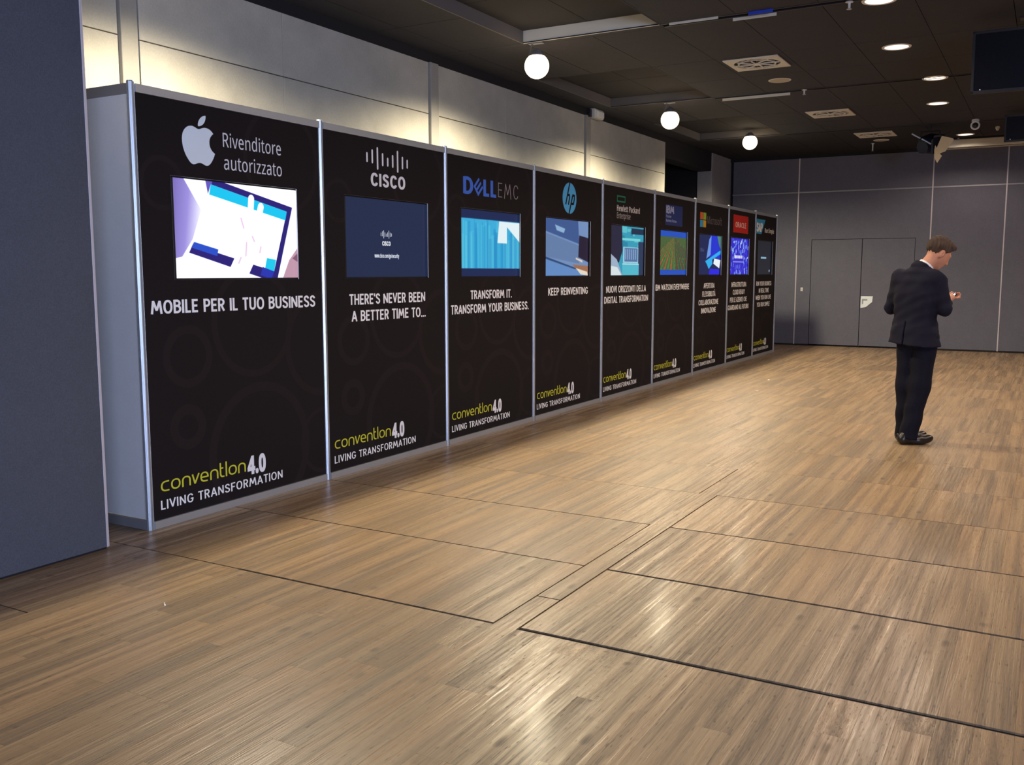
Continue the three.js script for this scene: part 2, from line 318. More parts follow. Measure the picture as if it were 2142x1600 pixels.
// ------------------------------------------------------------------ lettering
// plain stroke alphabets drawn on a 100 high grid: [width, path]
const CAPS = {
  A: [62, 'M5,100 L31,4 L57,100 M14,68 L48,68'], B: [54, 'M8,0 L8,100 M8,8 L26,8 A19,19 0 0 1 26,46 L8,46 M26,46 A22,23 0 0 1 26,92 L8,92'], C: [60, 'M53,27 C49,14 42,8 33,8 C16,8 8,26 8,50 C8,74 16,92 33,92 C42,92 49,86 53,73'],
  D: [62, 'M8,0 L8,100 M8,8 L22,8 C42,8 54,24 54,50 C54,76 42,92 22,92 L8,92'], E: [48, 'M46,8 L8,8 L8,92 L46,92 M8,49 L42,49'], F: [46, 'M46,8 L8,8 L8,100 M8,50 L40,50'], G: [62, 'M53,27 C49,14 42,8 33,8 C16,8 8,26 8,50 C8,74 16,92 33,92 C46,92 54,80 54,56 L34,56'],
  H: [58, 'M8,0 L8,100 M50,0 L50,100 M8,50 L50,50'], I: [16, 'M8,0 L8,100'], K: [54, 'M8,0 L8,100 M48,2 L12,58 M22,44 L50,98'], L: [43, 'M8,0 L8,92 L42,92'], M: [80, 'M6,100 L17,6 L40,74 L63,6 L74,100'], N: [60, 'M8,100 L8,8 L52,92 L52,0'],
  O: [66, 'M33,8 C50,8 58,26 58,50 C58,74 50,92 33,92 C16,92 8,74 8,50 C8,26 16,8 33,8 Z'], P: [52, 'M8,0 L8,100 M8,8 L26,8 A20,23 0 0 1 26,54 L8,54'], R: [54, 'M8,0 L8,100 M8,8 L26,8 A19,22 0 0 1 26,52 L8,52 M26,52 L47,98'],
  S: [54, 'M46,26 C43,13 36,8 28,8 C17,8 9,15 9,27 C9,50 46,46 46,72 C46,84 38,92 27,92 C17,92 10,86 7,74'], T: [50, 'M0,8 L50,8 M25,8 L25,100'], U: [58, 'M8,0 L8,64 C8,82 16,92 29,92 C42,92 50,82 50,64 L50,0'], V: [56, 'M4,0 L28,92 L52,0'], W: [78, 'M4,0 L21,90 L39,16 L57,90 L74,0'],
  Y: [54, 'M4,0 L27,50 L50,0 M27,46 L27,100'], Z: [50, 'M3,8 L43,8 L8,92 L48,92'], '.': [16, 'M8,84 L8,100'], "'": [14, 'M7,0 L7,28'], ' ': [26, ''], 'À': [62, 'M5,100 L31,4 L57,100 M14,68 L48,68 M22,-26 L34,-10'],
};
const SOFT = { c: [76, 'M72,8 L44,8 C18,8 8,26 8,50 C8,76 20,92 44,92 L72,92'], o: [84, 'M42,8 C66,8 76,26 76,50 C76,74 66,92 42,92 C18,92 8,74 8,50 C8,26 18,8 42,8 Z'], n: [80, 'M8,100 L8,46 C8,20 20,8 40,8 C60,8 72,20 72,46 L72,100'], v: [64, 'M5,2 L26,94 L64,2'], e: [80, 'M10,52 L71,52 C72,26 60,8 40,8 C18,8 8,26 8,50 C8,76 18,92 42,92 L68,92'], t: [46, 'M10,-45 L10,60 C10,84 20,92 34,92 L46,92 M10,8 L38,8'], i: [20, 'M10,-48 L10,100'] };
function strokeText(c, font, text, x, base, width, height, weight, color, space = 9) {
  const ws = [...text].map((q) => font[q][0]); const total = ws.reduce((a, b) => a + b, 0) + space * (text.length - 1);
  c.save(); c.translate(x, base); c.scale(width / total, height / 100); c.translate(0, -100); c.strokeStyle = color; c.lineWidth = weight; c.lineJoin = 'miter'; c.miterLimit = 3; c.lineCap = 'butt';
  [...text].forEach((q, i) => { if (font[q][1]) c.stroke(new Path2D(font[q][1])); c.translate(ws[i] + space, 0); }); c.restore();
}
function fitText(c, text, x, base, width, size, color, bold) { c.save(); c.font = (bold ? 'bold ' : '') + size + 'px sans-serif'; c.fillStyle = color; const w = c.measureText(text).width; c.translate(x, base); c.scale(width / w, 1); c.fillText(text, 0, 0); if (bold === 'heavy') { c.strokeStyle = color; c.lineWidth = size * .06; c.strokeText(text, 0, 0); } c.restore(); }

const INK = '#f2f2f2', BASE = '#1b1617';
const EMBLEM = {   // the print above each opening, in pixels through X(u) and Y(height)
  0(c, X, Y, s) {
    const P = new Path2D('M788.1 340.9c-5.8 4.5-108.2 62.2-108.2 190.5 0 148.4 130.3 200.9 134.2 202.2-.6 3.2-20.7 71.9-68.7 141.9-42.8 61.6-87.5 123.1-155.5 123.1s-85.5-39.5-164-39.5c-76.5 0-103.7 40.8-165.9 40.8s-105.6-57-155.5-127C46.7 790.7 0 663 0 541.8c0-194.4 126.4-297.5 250.8-297.5 66.1 0 121.2 43.4 162.7 43.4 39.5 0 101.1-46 176.3-46 28.5 0 130.9 2.6 198.3 99.2zm-234-181.5c31.1-36.9 53.1-88.1 53.1-139.3 0-7.1-.6-14.3-1.9-20.1-50.6 1.9-110.8 33.7-147.1 75.8-28.5 32.4-55.1 83.6-55.1 135.5 0 7.8 1.3 15.6 1.9 18.1 3.2.6 8.4 1.3 13.6 1.3 45.4 0 102.5-30.4 135.5-71.3z');
    c.save(); c.translate(X(.337), Y(2.398)); c.scale(X(.584) / 814 - X(.337) / 814, (Y(2.106) - Y(2.398)) / 1000); c.fillStyle = '#dbe6ec'; c.fill(P); c.restore();
    fitText(c, 'Rivenditore', X(.64), Y(2.232), X(1.153) - X(.64), .118 * s, '#dcdce2'); fitText(c, 'autorizzato', X(.648), Y(2.098), X(1.157) - X(.648), .118 * s, '#dcdce2');
    c.lineWidth = .004 * s; c.strokeStyle = '#dcdce2';
  },
  1(c, X, Y, s) {
    bars(c, X(.505), Y(2.325), X(1.015) - X(.505), .15 * s, '#dedee2'); strokeText(c, CAPS, 'CISCO', X(.553), Y(2.114), X(.978) - X(.553), .095 * s, 21, '#dedee2', 16);
  },
  2(c, X, Y, s) {
    const b = '#456fd2', y = Y(2.148), h = .145 * s; strokeText(c, CAPS, 'D', X(.283), y, X(.435) - X(.283), h, 20, b);
    c.save(); c.translate(X(.53), Y(2.222)); c.rotate(-.75); c.strokeStyle = b; c.lineWidth = .024 * s; c.lineJoin = 'round'; for (const k of [-1, 0, 1]) { c.beginPath(); c.moveTo(-.06 * s, k * .044 * s); c.lineTo(.055 * s, k * .044 * s); c.stroke(); } c.beginPath(); c.moveTo(-.05 * s, -.055 * s); c.lineTo(-.05 * s, .055 * s); c.stroke(); c.restore();
    strokeText(c, CAPS, 'LL', X(.615), y, X(.835) - X(.615), h, 20, b, 12); strokeText(c, CAPS, 'EMC', X(.86), y, X(1.247) - X(.86), h, 6, '#8c868c', 16);
  },
  3(c, X, Y, s) {
    c.fillStyle = '#52a8dc'; c.beginPath(); c.ellipse(X(.79), Y(2.243), .164 * s, .16 * s, 0, 0, 7); c.fill(); c.strokeStyle = BASE; c.lineWidth = .024 * s; const L = (pts) => { c.beginPath(); pts.forEach(([u, v], i) => (i ? c.lineTo(X(u), Y(v)) : c.moveTo(X(u), Y(v)))); c.stroke(); };
    L([[.795, 2.41], [.70, 2.175]]); L([[.735, 2.275], [.785, 2.275], [.79, 2.25], [.762, 2.175]]); L([[.862, 2.275], [.775, 2.075]]); L([[.855, 2.278], [.905, 2.275], [.902, 2.24], [.882, 2.19], [.85, 2.187], [.825, 2.19]]);
  },
  4(c, X, Y, s) {
    c.strokeStyle = '#26785a'; c.lineWidth = .018 * s; c.strokeRect(X(.42), Y(2.355), X(.65) - X(.42), .06 * s); fitText(c, 'Hewlett Packard', X(.405), Y(2.182), X(1.12) - X(.405), .098 * s, '#d0cac8', true); fitText(c, 'Enterprise', X(.407), Y(2.1), X(.825) - X(.407), .095 * s, '#b4aeac');
  },
  5(c, X, Y, s) {
    c.fillStyle = '#2a3870'; c.fillRect(X(.4), Y(2.36), X(1.06) - X(.4), Y(2.09) - Y(2.36)); strokeText(c, CAPS, 'IBM', X(.43), Y(2.245), X(.72) - X(.43), .1 * s, 22, '#b8bedc'); c.fillStyle = '#2a3870'; for (let k = 0; k < 8; k++) c.fillRect(X(.42), Y(2.342 - k * .0128), X(.74) - X(.42), .0035 * s);
    fitText(c, 'Premier', X(.425), Y(2.19), .2 * s, .048 * s, '#b8bedc'); fitText(c, 'Business Partner', X(.425), Y(2.135), .41 * s, .048 * s, '#b8bedc');
  },
  6(c, X, Y, s) {
    const q = [['#d8633a', 0, 0], ['#94b840', 1, 0], ['#3aa0d4', 0, 1], ['#d8a032', 1, 1]]; for (const [col, i, j] of q) { c.fillStyle = col; c.fillRect(X(.225 + i * .142), Y(2.334 - j * .11), .13 * s, .1 * s); }
    fitText(c, 'Microsoft', X(.53), Y(2.182), X(1.25) - X(.53), .15 * s, '#6c6668');
  },
  7(c, X, Y, s) { c.fillStyle = '#c42c28'; c.fillRect(X(.258), Y(2.386), X(1.105) - X(.258), Y(2.105) - Y(2.386)); strokeText(c, CAPS, 'ORACLE', X(.38), Y(2.19), X(.98) - X(.38), .085 * s, 14, '#f2d8cc', 14); },
  8(c, X, Y, s) {
    c.fillStyle = '#3a9ccc'; c.beginPath(); c.moveTo(X(.065), Y(2.385)); c.lineTo(X(.64), Y(2.385)); c.lineTo(X(.40), Y(2.135)); c.lineTo(X(.065), Y(2.135)); c.fill(); strokeText(c, CAPS, 'SAP', X(.09), Y(2.17), X(.46) - X(.09), .15 * s, 24, '#f0ece6', 6); fitText(c, 'Run Simple', X(.61), Y(2.168), X(1.25) - X(.61), .11 * s, '#e8e2da', true);
  },
};
function bars(c, x, y, w, hgt, color) { const hs = [.36, .56, .98, .52, .32, .52, .98, .52, .34], off = [.06, -.02, .04, .06, .14, .06, .04, .06, .08]; c.strokeStyle = color; c.lineWidth = w * .038; c.lineCap = 'round'; hs.forEach((h, i) => { const px = x + w * (i / 8) * .98 + w * .01, cy = y + hgt * off[i]; c.beginPath(); c.moveTo(px, cy - hgt * h / 2); c.lineTo(px, cy + hgt * h / 2); c.stroke(); }); c.lineCap = 'butt'; }
const SLOGAN = [
  [['MOBILE PER IL TUO BUSINESS', .067, 1.443]], [["THERE'S NEVER BEEN", .277, 1.234], ['A BETTER TIME TO...', .300, 1.238]], [['TRANSFORM IT.', .388, 1.118], ['TRANSFORM YOUR BUSINESS.', .074, 1.449]], [['KEEP REINVENTING', .313, 1.256]],
  [['NUOVI ORIZZONTI DELLA', .132, 1.355], ['DIGITAL TRANSFORMATION', .082, 1.433]], [['IBM WATSON EVERYWHERE', .088, 1.388]], [['APERTURA', .456, .964], ['FLESSIBILITÀ', .40, 1.02], ['COLLABORAZIONE', .24, 1.173], ['INNOVAZIONE', .36, 1.06]],
  [['INFRASTRUTTURA', .244, 1.085], ['CLOUD READY', .33, 1.0], ['PER LE AZIENDE CHE', .18, 1.13], ['GUARDANO AL FUTURO', .079, 1.255]], [['RUN YOUR BUSINESS', .16, 1.17], ['IN REAL TIME', .34, 1.0], ['WHEN YOU RUN LIVE', .15, 1.17], ['YOU RUN SIMPLE', .24, 1.09]],
];
const HOLE = [.24, 1.287, 1.43, 2.028];
function poster(i, width) {
  const s = i === 0 ? 640 : i < 3 ? 560 : 460, cv = document.createElement('canvas'); cv.width = Math.round(width * s); cv.height = Math.round(2.5 * s);
  const c = cv.getContext('2d'), X = (u) => u * s, Y = (h) => (2.5 - h) * s;
  c.fillStyle = BASE; c.fillRect(0, 0, cv.width, cv.height);
  // faint printed rings, the same artwork on every banner
  const rings = [[.32, .98, .16, .05], [.30, .56, .105, .06], [.86, 1.16, .33, .045], [.90, .32, .42, .06], [1.50, .98, .34, .05], [1.16, 2.2, .33, .035], [.18, 1.98, .14, .03], [1.5, .3, .22, .03]];
  for (const [u, h, r, t] of rings) { c.strokeStyle = '#221b1c'; c.lineWidth = t * s; c.beginPath(); c.arc(X(u), Y(h), r * s, 0, 7); c.stroke(); }
  EMBLEM[i](c, X, Y, s);
  SLOGAN[i].forEach(([t, a, b], k) => strokeText(c, CAPS, t, X(a), Y(1.238 - k * .122), X(b) - X(a), .079 * s, 17, INK, 8));
  strokeText(c, SOFT, 'convention', X(.08), Y(.205), X(.748) - X(.08), .064 * s, 14.5, '#cfcf38', 10);
  fitText(c, '4.0', X(.765), Y(.182), X(.925) - X(.765), .158 * s, '#ececf0', 'heavy');
  strokeText(c, CAPS, 'LIVING TRANSFORMATION', X(.075), Y(.1), X(1.078) - X(.075), .056 * s, 14, INK, 10);
  const t = new THREE.CanvasTexture(cv); t.colorSpace = THREE.SRGBColorSpace; t.repeat.set(1 / width, 1 / 2.5); t.anisotropy = 8; return t;
}
// pictures shown on the nine monitors
const SHOW = [
  (c, w, h) => {
    c.fillStyle = '#f4f6ff'; c.fillRect(0, 0, w, h); const g = c.createLinearGradient(0, 0, w * .24, h * .06); g.addColorStop(0, '#6f62a8'); g.addColorStop(.5, '#8f84cc'); g.addColorStop(1, '#f4f6ff'); c.fillStyle = g; c.beginPath(); c.moveTo(0, 0); c.lineTo(w * .08, 0); c.lineTo(w * .2, h * .3); c.lineTo(w * .13, h * .6); c.lineTo(w * .05, h * .78); c.lineTo(0, h * .8); c.fill();
    c.fillStyle = '#5c4fb0'; c.beginPath(); c.moveTo(w * .24, 0); c.lineTo(w * .34, 0); c.lineTo(w * .27, h * .25); c.fill();
    const q = (pts, col) => { c.fillStyle = col; c.beginPath(); pts.forEach((p, i) => (i ? c.lineTo(p[0] * w, p[1] * h) : c.moveTo(p[0] * w, p[1] * h))); c.closePath(); c.fill(); };
    q([[.30, -.03], [.96, .20], [.80, 1.06], [.10, .74], [.14, .62]], '#241c6c'); q([[.28, .03], [.91, .25], [.78, .93], [.13, .66]], '#fdfdff'); q([[.28, .03], [.91, .25], [.895, .35], [.265, .135]], '#12b4dc'); q([[.72, .78], [.80, .80], [.78, .93], [.70, .90]], '#19b6d8'); q([[.14, .63], [.32, .7], [.31, .77], [.12, .69]], '#2448b8'); q([[.68, .88], [.78, .93], [.755, 1.02], [.66, .97]], '#2430a0');
    c.lineCap = 'round'; c.strokeStyle = '#fbf8fa'; c.lineWidth = w * .05; for (const [a, b, d, e] of [[.60, .14, .57, .62], [.68, .22, .60, .62], [.52, .42, .55, .7], [.75, .5, .62, .75]]) { c.beginPath(); c.moveTo(a * w, b * h); c.lineTo(d * w, e * h); c.stroke(); } c.lineWidth = w * .15; c.beginPath(); c.moveTo(.56 * w, .72 * h); c.lineTo(.44 * w, 1.05 * h); c.stroke();
    c.strokeStyle = '#d9bcd8'; c.lineWidth = w * .012; for (const [a, b, d, e] of [[.51, .36, .53, .46], [.55, .62, .54, .76], [.60, .55, .615, .6], [.67, .66, .66, .72], [.50, .78, .48, .84]]) { c.beginPath(); c.moveTo(a * w, b * h); c.lineTo(d * w, e * h); c.stroke(); }
    q([[.92, .80], [1, .66], [1, 1], [.86, 1]], '#b08a9c'); q([[.95, .78], [1, .72], [1, .82]], '#7a5468');
  },
  (c, w, h) => { c.fillStyle = '#212c4a'; c.fillRect(0, 0, w, h); bars(c, w * .405, h * .44, w * .13, h * .1, '#f2f6ff'); strokeText(c, CAPS, 'CISCO', w * .42, h * .59, w * .1, h * .055, 24, '#f2f0f4', 12); fitText(c, 'www.cisco.com/go/security', w * .325, h * .75, w * .3, h * .075, '#f2f6ff', true); },
  (c, w, h) => {
    c.fillStyle = '#1e2a54'; c.fillRect(0, 0, w, h); const r = rng(3); c.fillStyle = '#3fb0de'; c.fillRect(0, h * .13, w, h * .75);
    for (let i = 0; i < 60; i++) { const x = r() * w, a = r(); c.fillStyle = a < .4 ? 'rgba(24,120,190,.28)' : a < .7 ? 'rgba(120,226,236,.25)' : 'rgba(20,140,200,.22)'; const y0 = h * (.13 + r() * .3); c.fillRect(x, y0, w * (.01 + r() * .04), h * .88 - y0); }
    c.fillStyle = '#e8f6fa'; c.beginPath(); c.moveTo(w * .63, h * .14); c.lineTo(w, h * .14); c.lineTo(w, h * .45); c.lineTo(w * .77, h * .22); c.lineTo(w * .77, h * .48); c.lineTo(w * .60, h * .48); c.fill();
  },
  (c, w, h) => {
    c.fillStyle = '#7f9fd0'; c.fillRect(0, 0, w, h); const q = (pts, col) => { c.fillStyle = col; c.beginPath(); pts.forEach((p, i) => (i ? c.lineTo(p[0] * w, p[1] * h) : c.moveTo(p[0] * w, p[1] * h))); c.closePath(); c.fill(); };
    q([[0, 0], [.75, 0], [.78, .42], [0, .22]], '#46639e'); q([[.22, .1], [.45, .16], [.42, .24], [.26, .2]], '#9cc4ea'); q([[0, .25], [.78, .45], [.78, .78], [0, .66]], '#6f8cba'); q([[.78, .26], [1, .3], [1, .75], [.76, .66]], '#2a2038'); q([[0, .68], [.8, .92], [1, 1], [0, 1]], '#6d9ad8'); q([[0, .66], [.7, .86], [.7, .89], [0, .7]], '#33507e'); q([[.62, .8], [1, .82], [1, 1], [.8, .95]], '#b07a5c'); q([[.7, .86], [.98, .93], [1, 1], [.82, .98]], '#fff2dc'); q([[.7, .67], [.86, .72], [.86, .76], [.7, .7]], '#fbe6d4');
  },
  (c, w, h) => {
    c.fillStyle = '#3aa6c4'; c.fillRect(0, 0, w, h); const r = rng(9), R = (x, y, a, b, col) => { c.fillStyle = col; c.fillRect(x * w, y * h, a * w, b * h); };
    for (let i = 0; i < 40; i++) R(.3 + r() * .6, r(), .05 + r() * .1, .04 + r() * .1, r() < .5 ? '#2b8fae' : '#62cbd6'); R(.34, .24, .56, .05, '#7fe2e6'); R(.38, .42, .46, .33, '#a8e0f2'); R(.42, .44, .4, .28, '#5a78a8'); for (let i = 0; i < 6; i++) R(.44 + i * .06, .46, .03, .22, '#8fb0d8'); R(.84, .3, .16, .7, '#2c3c5e'); R(.62, .03, .38, .12, '#20324e'); R(.36, .78, .5, .22, '#58c4da'); R(.36, .76, .5, .02, '#d8f6fa');
    c.fillStyle = '#28283f'; c.beginPath(); c.moveTo(.03 * w, 0); c.lineTo(.34 * w, 0); c.lineTo(.36 * w, .5 * h); c.lineTo(.26 * w, .75 * h); c.lineTo(.02 * w, .6 * h); c.fill(); c.fillStyle = '#a9bcd4'; c.beginPath(); c.moveTo(0, .55 * h); c.lineTo(.2 * w, .68 * h); c.lineTo(.36 * w, h); c.lineTo(0, h); c.fill(); c.fillStyle = '#e6f2f6'; c.beginPath(); c.moveTo(0, .8 * h); c.lineTo(.22 * w, .84 * h); c.lineTo(.34 * w, h); c.lineTo(0, h); c.fill();
  },
  (c, w, h) => {
    c.fillStyle = '#2458cc'; c.fillRect(0, 0, w, h); c.save(); c.beginPath(); c.rect(0, h * .13, w, h * .75); c.clip(); c.fillStyle = '#4f6a3c'; c.fillRect(0, 0, w, h);
    const vx = .52 * w, vy = .12 * h, r = rng(21); for (let i = -9; i < 10; i++) { const x = w * (.5 + i * .14), col = i % 2 ? (i < 1 ? '#b0643c' : '#6a4434') : (i < 2 ? '#54853f' : '#3c5a48'); c.fillStyle = col; c.beginPath(); c.moveTo(vx, vy); c.lineTo(x, h); c.lineTo(x + w * .075, h); c.fill(); }
    for (let i = 0; i < 160; i++) { c.fillStyle = ['#6f9a4c', '#3d6136', '#86603c', '#2f4c3a'][i % 4]; const x = r() * w, y = h * (.16 + r() * .72); c.fillRect(x, y, w * .012, h * .03); } c.restore();
  },
  (c, w, h) => {
    c.fillStyle = '#14204e'; c.fillRect(0, 0, w, h); const q = (pts, col) => { c.fillStyle = col; c.beginPath(); pts.forEach((p, i) => (i ? c.lineTo(p[0] * w, p[1] * h) : c.moveTo(p[0] * w, p[1] * h))); c.closePath(); c.fill(); };
    q([[.5, 0], [.85, 0], [1, .4], [1, .6], [.45, .55]], '#1c30d0'); q([[.82, 0], [1, 0], [1, .36], [.9, .2]], '#4c8478'); q([[.45, .1], [.55, 0], [.52, .5], [.33, .6]], '#6c9ae4'); q([[.28, .66], [.9, .4], [1, .36], [1, .46], [.6, .62], [.62, .72], [.45, .86], [.36, .74]], '#29b0f2'); q([[.7, .58], [1, .62], [.95, .84], [.66, .72]], '#f0f8fc'); q([[.5, .85], [.95, .86], [.95, 1], [.45, 1]], '#2420e0'); fitText(c, 'Blu', w * .06, h * .42, w * .16, h * .12, '#5d6890');
  },
  (c, w, h) => { c.fillStyle = '#2a22c0'; c.fillRect(0, 0, w, h); const r = rng(17); for (let i = 0; i < 150; i++) { const x = r() * w, y = r() * h, t = r(); if (y > h * .45 && y < h * .68 && x > w * .18 && x < w * .72) continue; c.fillStyle = t < .4 ? '#4a50ee' : t < .75 ? '#7ab2f6' : '#c8ecfa'; c.fillRect(x, y, w * (.012 + r() * .02), h * (.03 + r() * .1)); } c.fillStyle = '#f2f4ff'; for (let i = 0; i < 7; i++) c.fillRect(w * (.24 + i * .065), h * .47, w * .045, h * .085); c.fillStyle = '#9aa8f4'; for (let i = 0; i < 13; i++) c.fillRect(w * (.17 + i * .044), h * .63, w * .03, h * .04); },
  (c, w, h) => { c.fillStyle = '#0d1420'; c.fillRect(0, 0, w, h); c.fillStyle = '#9ccbe6'; for (let i = 0; i < 8; i++) c.fillRect(w * (.30 + i * .043), h * .47, w * .032, h * .06); c.fillStyle = '#b8dcf8'; c.fillRect(w * .84, h * .86, w * .04, h * .07); },
];

// ------------------------------------------------------------------ booths
// octagonal system post with a groove in each face
const postShape = (() => { const s = new THREE.Shape(), R = .0215, pts = []; for (let k = 0; k < 8; k++) { const a = (k + .5) * Math.PI / 4, b = (k - .5) * Math.PI / 4, A = [Math.cos(b) * R, Math.sin(b) * R], B = [Math.cos(a) * R, Math.sin(a) * R], L = (t, d) => { const x = A[0] + (B[0] - A[0]) * t, y = A[1] + (B[1] - A[1]) * t, l = Math.hypot(x, y); return [x * (1 - d / l), y * (1 - d / l)]; }; pts.push(L(.06, 0), L(.36, 0), L(.36, .006), L(.64, .006), L(.64, 0), L(.94, 0)); } pts.forEach((p, i) => (i ? s.lineTo(...p) : s.moveTo(...p))); s.closePath(); return s; })();
const postGeo = (() => { const g = new THREE.ExtrudeGeometry(postShape, { depth: 2.508, bevelEnabled: false }); g.rotateX(-Math.PI / 2); return g; })();
const capGeo = cyl(.019, .021, .006, 0, 2.511, 0, 8);
function railGeo(len, h) { // grooved beam along x, its face towards +z
  const s = new THREE.Shape(); const d = .017; [[-d, -h / 2], [d - .002, -h / 2], [d, -h / 2 + .002], [d, -h / 6], [d - .003, -h / 6], [d - .003, h / 6], [d, h / 6], [d, h / 2 - .002], [d - .002, h / 2], [-d, h / 2]].forEach((p, i) => (i ? s.lineTo(...p) : s.moveTo(...p))); s.closePath();
  const g = new THREE.ExtrudeGeometry(s, { depth: len, bevelEnabled: false }); g.rotateY(-Math.PI / 2); g.rotateY(Math.PI); g.translate(0, 0, 0); return g; // profile x -> z
}
const POSTS = [3.555, 5.09, 6.63, 8.18, 9.80, 11.40, 12.98, 14.58, 16.12, 17.555], DEEP = 1.0;
const BOOTH_LABEL = [
  'nearest black display booth, with a pale apple-shaped emblem and a white side panel', 'black display booth headed by nine pale upright bars, second from the white side panel', 'black display booth with blue and thin grey lettering above a pale blue screen', 'black display booth headed by a round blue emblem with two letters', 'black display booth headed by a small green outlined rectangle and grey lettering',
  'black display booth headed by a dark blue square with pale lettering', 'black display booth headed by four small coloured squares', 'black display booth headed by a bright red square', 'farthest black display booth in the row, headed by a blue wedge-shaped emblem'];
const SCREEN_LABEL = [
  'bright monitor showing a hand over a white tablet, in the nearest booth', 'monitor with a plain dark navy picture and small white lettering in the middle', 'monitor with a pale turquoise picture and a white angular shape in its corner', 'monitor with a blue grey picture and an orange glow low at the right', 'monitor with a cyan picture and a dark figure at its left',
  'monitor showing green and brown field rows between bright blue bands', 'monitor with a dark blue picture crossed by a light blue beam, under the coloured squares', 'monitor full of violet blue and white speckles, under the bright red square', 'almost black monitor with a short pale word, in the farthest booth'];
const SCREEN_POWER = [1.25, 1, .95, .78, .85, .78, .95, 1, .95];
const U = .0215;
for (let i = 0; i < 9; i++) {
  const w = POSTS[i + 1] - POSTS[i], t = thing('display_booth', BOOTH_LABEL[i], 'display booth', [0, 0, -POSTS[i] + U], Math.PI / 2, 'black display booths in one row along the wall');
  // printed front with the opening for the monitor
  const s = new THREE.Shape(); s.moveTo(.018, .04); s.lineTo(w - .0225, .04); s.lineTo(w - .0225, 2.46); s.lineTo(.018, 2.46); s.closePath();
  const h = new THREE.Path(), off = i === 4 || i === 3 ? .03 : 0; h.moveTo(HOLE[0] + off * .6 - (i === 7 ? .09 : i > 5 ? .04 : 0), HOLE[2]); h.lineTo(HOLE[0] + off * .6 - (i === 7 ? .09 : i > 5 ? .04 : 0), HOLE[3]); h.lineTo(HOLE[1] + off - (i > 6 ? .08 : 0), HOLE[3]); h.lineTo(HOLE[1] + off - (i > 6 ? .08 : 0), HOLE[2]); h.closePath(); s.holes.push(h);
  const pg = new THREE.ExtrudeGeometry(s, { depth: .008, bevelEnabled: false }); pg.translate(0, 0, -.026);
  mesh('graphic_panel', pg, [new THREE.MeshPhysicalMaterial({ map: poster(i, w), roughness: .8, specularIntensity: .35 }), M.coreWhite], t);
  mesh('top_rail', railGeo(w - .041, .045).translate(.018, 2.4775, -.02), M.aluminium, t);
  mesh('bottom_rail', railGeo(w - .041, .045).translate(.018, .0235, -.02), M.aluminium, t);
  mesh('post', flat([postGeo.clone(), capGeo.clone()]).translate(0, 0, -.0215), M.aluminium, t);
  mesh('back_panel', slab(-U + .001, w - U - .001, .04, 2.46, -DEEP - .006, -DEEP + .006), M.whitePanel, t);
  if (i === 0 || i === 8) {
    const u = i ? w : 0, n = i ? 1 : -1;
    if (i) mesh('post', flat([postGeo.clone(), capGeo.clone()]).translate(w, 0, -.0215), M.aluminium, t);
    mesh('side_panel', slab(u - .005, u + .005, .06, 2.45, -DEEP, -.04), M.whitePanel, t);
    const sr = (y) => { const g = railGeo(DEEP - .04, .055); g.rotateY(n * Math.PI / 2); g.translate(u, y, n > 0 ? -.04 : -DEEP); return g; };
    mesh('side_rail', sr(2.4725), M.aluminiumDull, t); mesh('side_rail', sr(.0285), M.aluminiumDull, t);
    mesh('post', flat([postGeo.clone(), capGeo.clone()]).translate(u, 0, -DEEP), M.aluminium, t);
  }
  mesh('niche_box', flat([slab(.17, 1.40, 1.36, 2.10, -.125, -.115), slab(.16, .17, 1.36, 2.10, -.125, -.028), slab(1.40, 1.41, 1.36, 2.10, -.125, -.028), slab(.16, 1.41, 2.10, 2.11, -.125, -.028), slab(.16, 1.41, 1.35, 1.36, -.125, -.028)]), M.black, t);
  for (const q of t.children) q.position.x = U;
  // the monitor behind the opening
  const c = .79 + (i > 6 ? -.08 : 0), m = thing('monitor', SCREEN_LABEL[i], 'monitor', [-.042, 1.73, -POSTS[i] - c], Math.PI / 2, 'monitors set in the booth fronts');
  const sw = 1.03, sh = .58, cv = document.createElement('canvas'); cv.width = [400, 512, 200, 160, 192, 224, 160, 160, 256][i]; cv.height = Math.round(cv.width * .5625); SHOW[i](cv.getContext('2d'), cv.width, cv.height);
  const tx = new THREE.CanvasTexture(cv); tx.colorSpace = THREE.SRGBColorSpace; tx.anisotropy = 4;
  mesh('casing', flat([slab(-sw / 2 - .016, sw / 2 + .016, -sh / 2 - .018, -sh / 2, -.004, .006, .001), slab(-sw / 2 - .016, sw / 2 + .016, sh / 2, sh / 2 + .016, -.004, .006, .001), slab(-sw / 2 - .016, -sw / 2, -sh / 2, sh / 2, -.004, .006, .001), slab(sw / 2, sw / 2 + .016, -sh / 2, sh / 2, -.004, .006, .001), slab(-sw / 2 - .016, sw / 2 + .016, -sh / 2 - .018, sh / 2 + .016, -.05, -.004, .004)]), M.plasticBlack, m);
  const pl = new THREE.PlaneGeometry(sw, sh); pl.translate(0, 0, .001);
  mesh('screen', pl, std({ color: 0x06060a, emissive: 0xffffff, emissiveMap: tx, emissiveIntensity: SCREEN_POWER[i], roughness: .3 }), m);
  const glow = [0x9fb6ff, 0x22305c, 0x58b8e0, 0x6f90d0, 0x5cc0d8, 0x4a6a90, 0x2c54d8, 0x4a48e8, 0x0c1420][i], power = [.5, .05, .35, .25, .28, .18, .2, .25, .02][i];
  const la = new THREE.RectAreaLight(glow, power, sw * .96, sh * .96); la.name = 'monitor_light'; la.position.set(-.034, 1.73, -POSTS[i] - c); la.lookAt(5, 1.73, -POSTS[i] - c); scene.add(la);
}

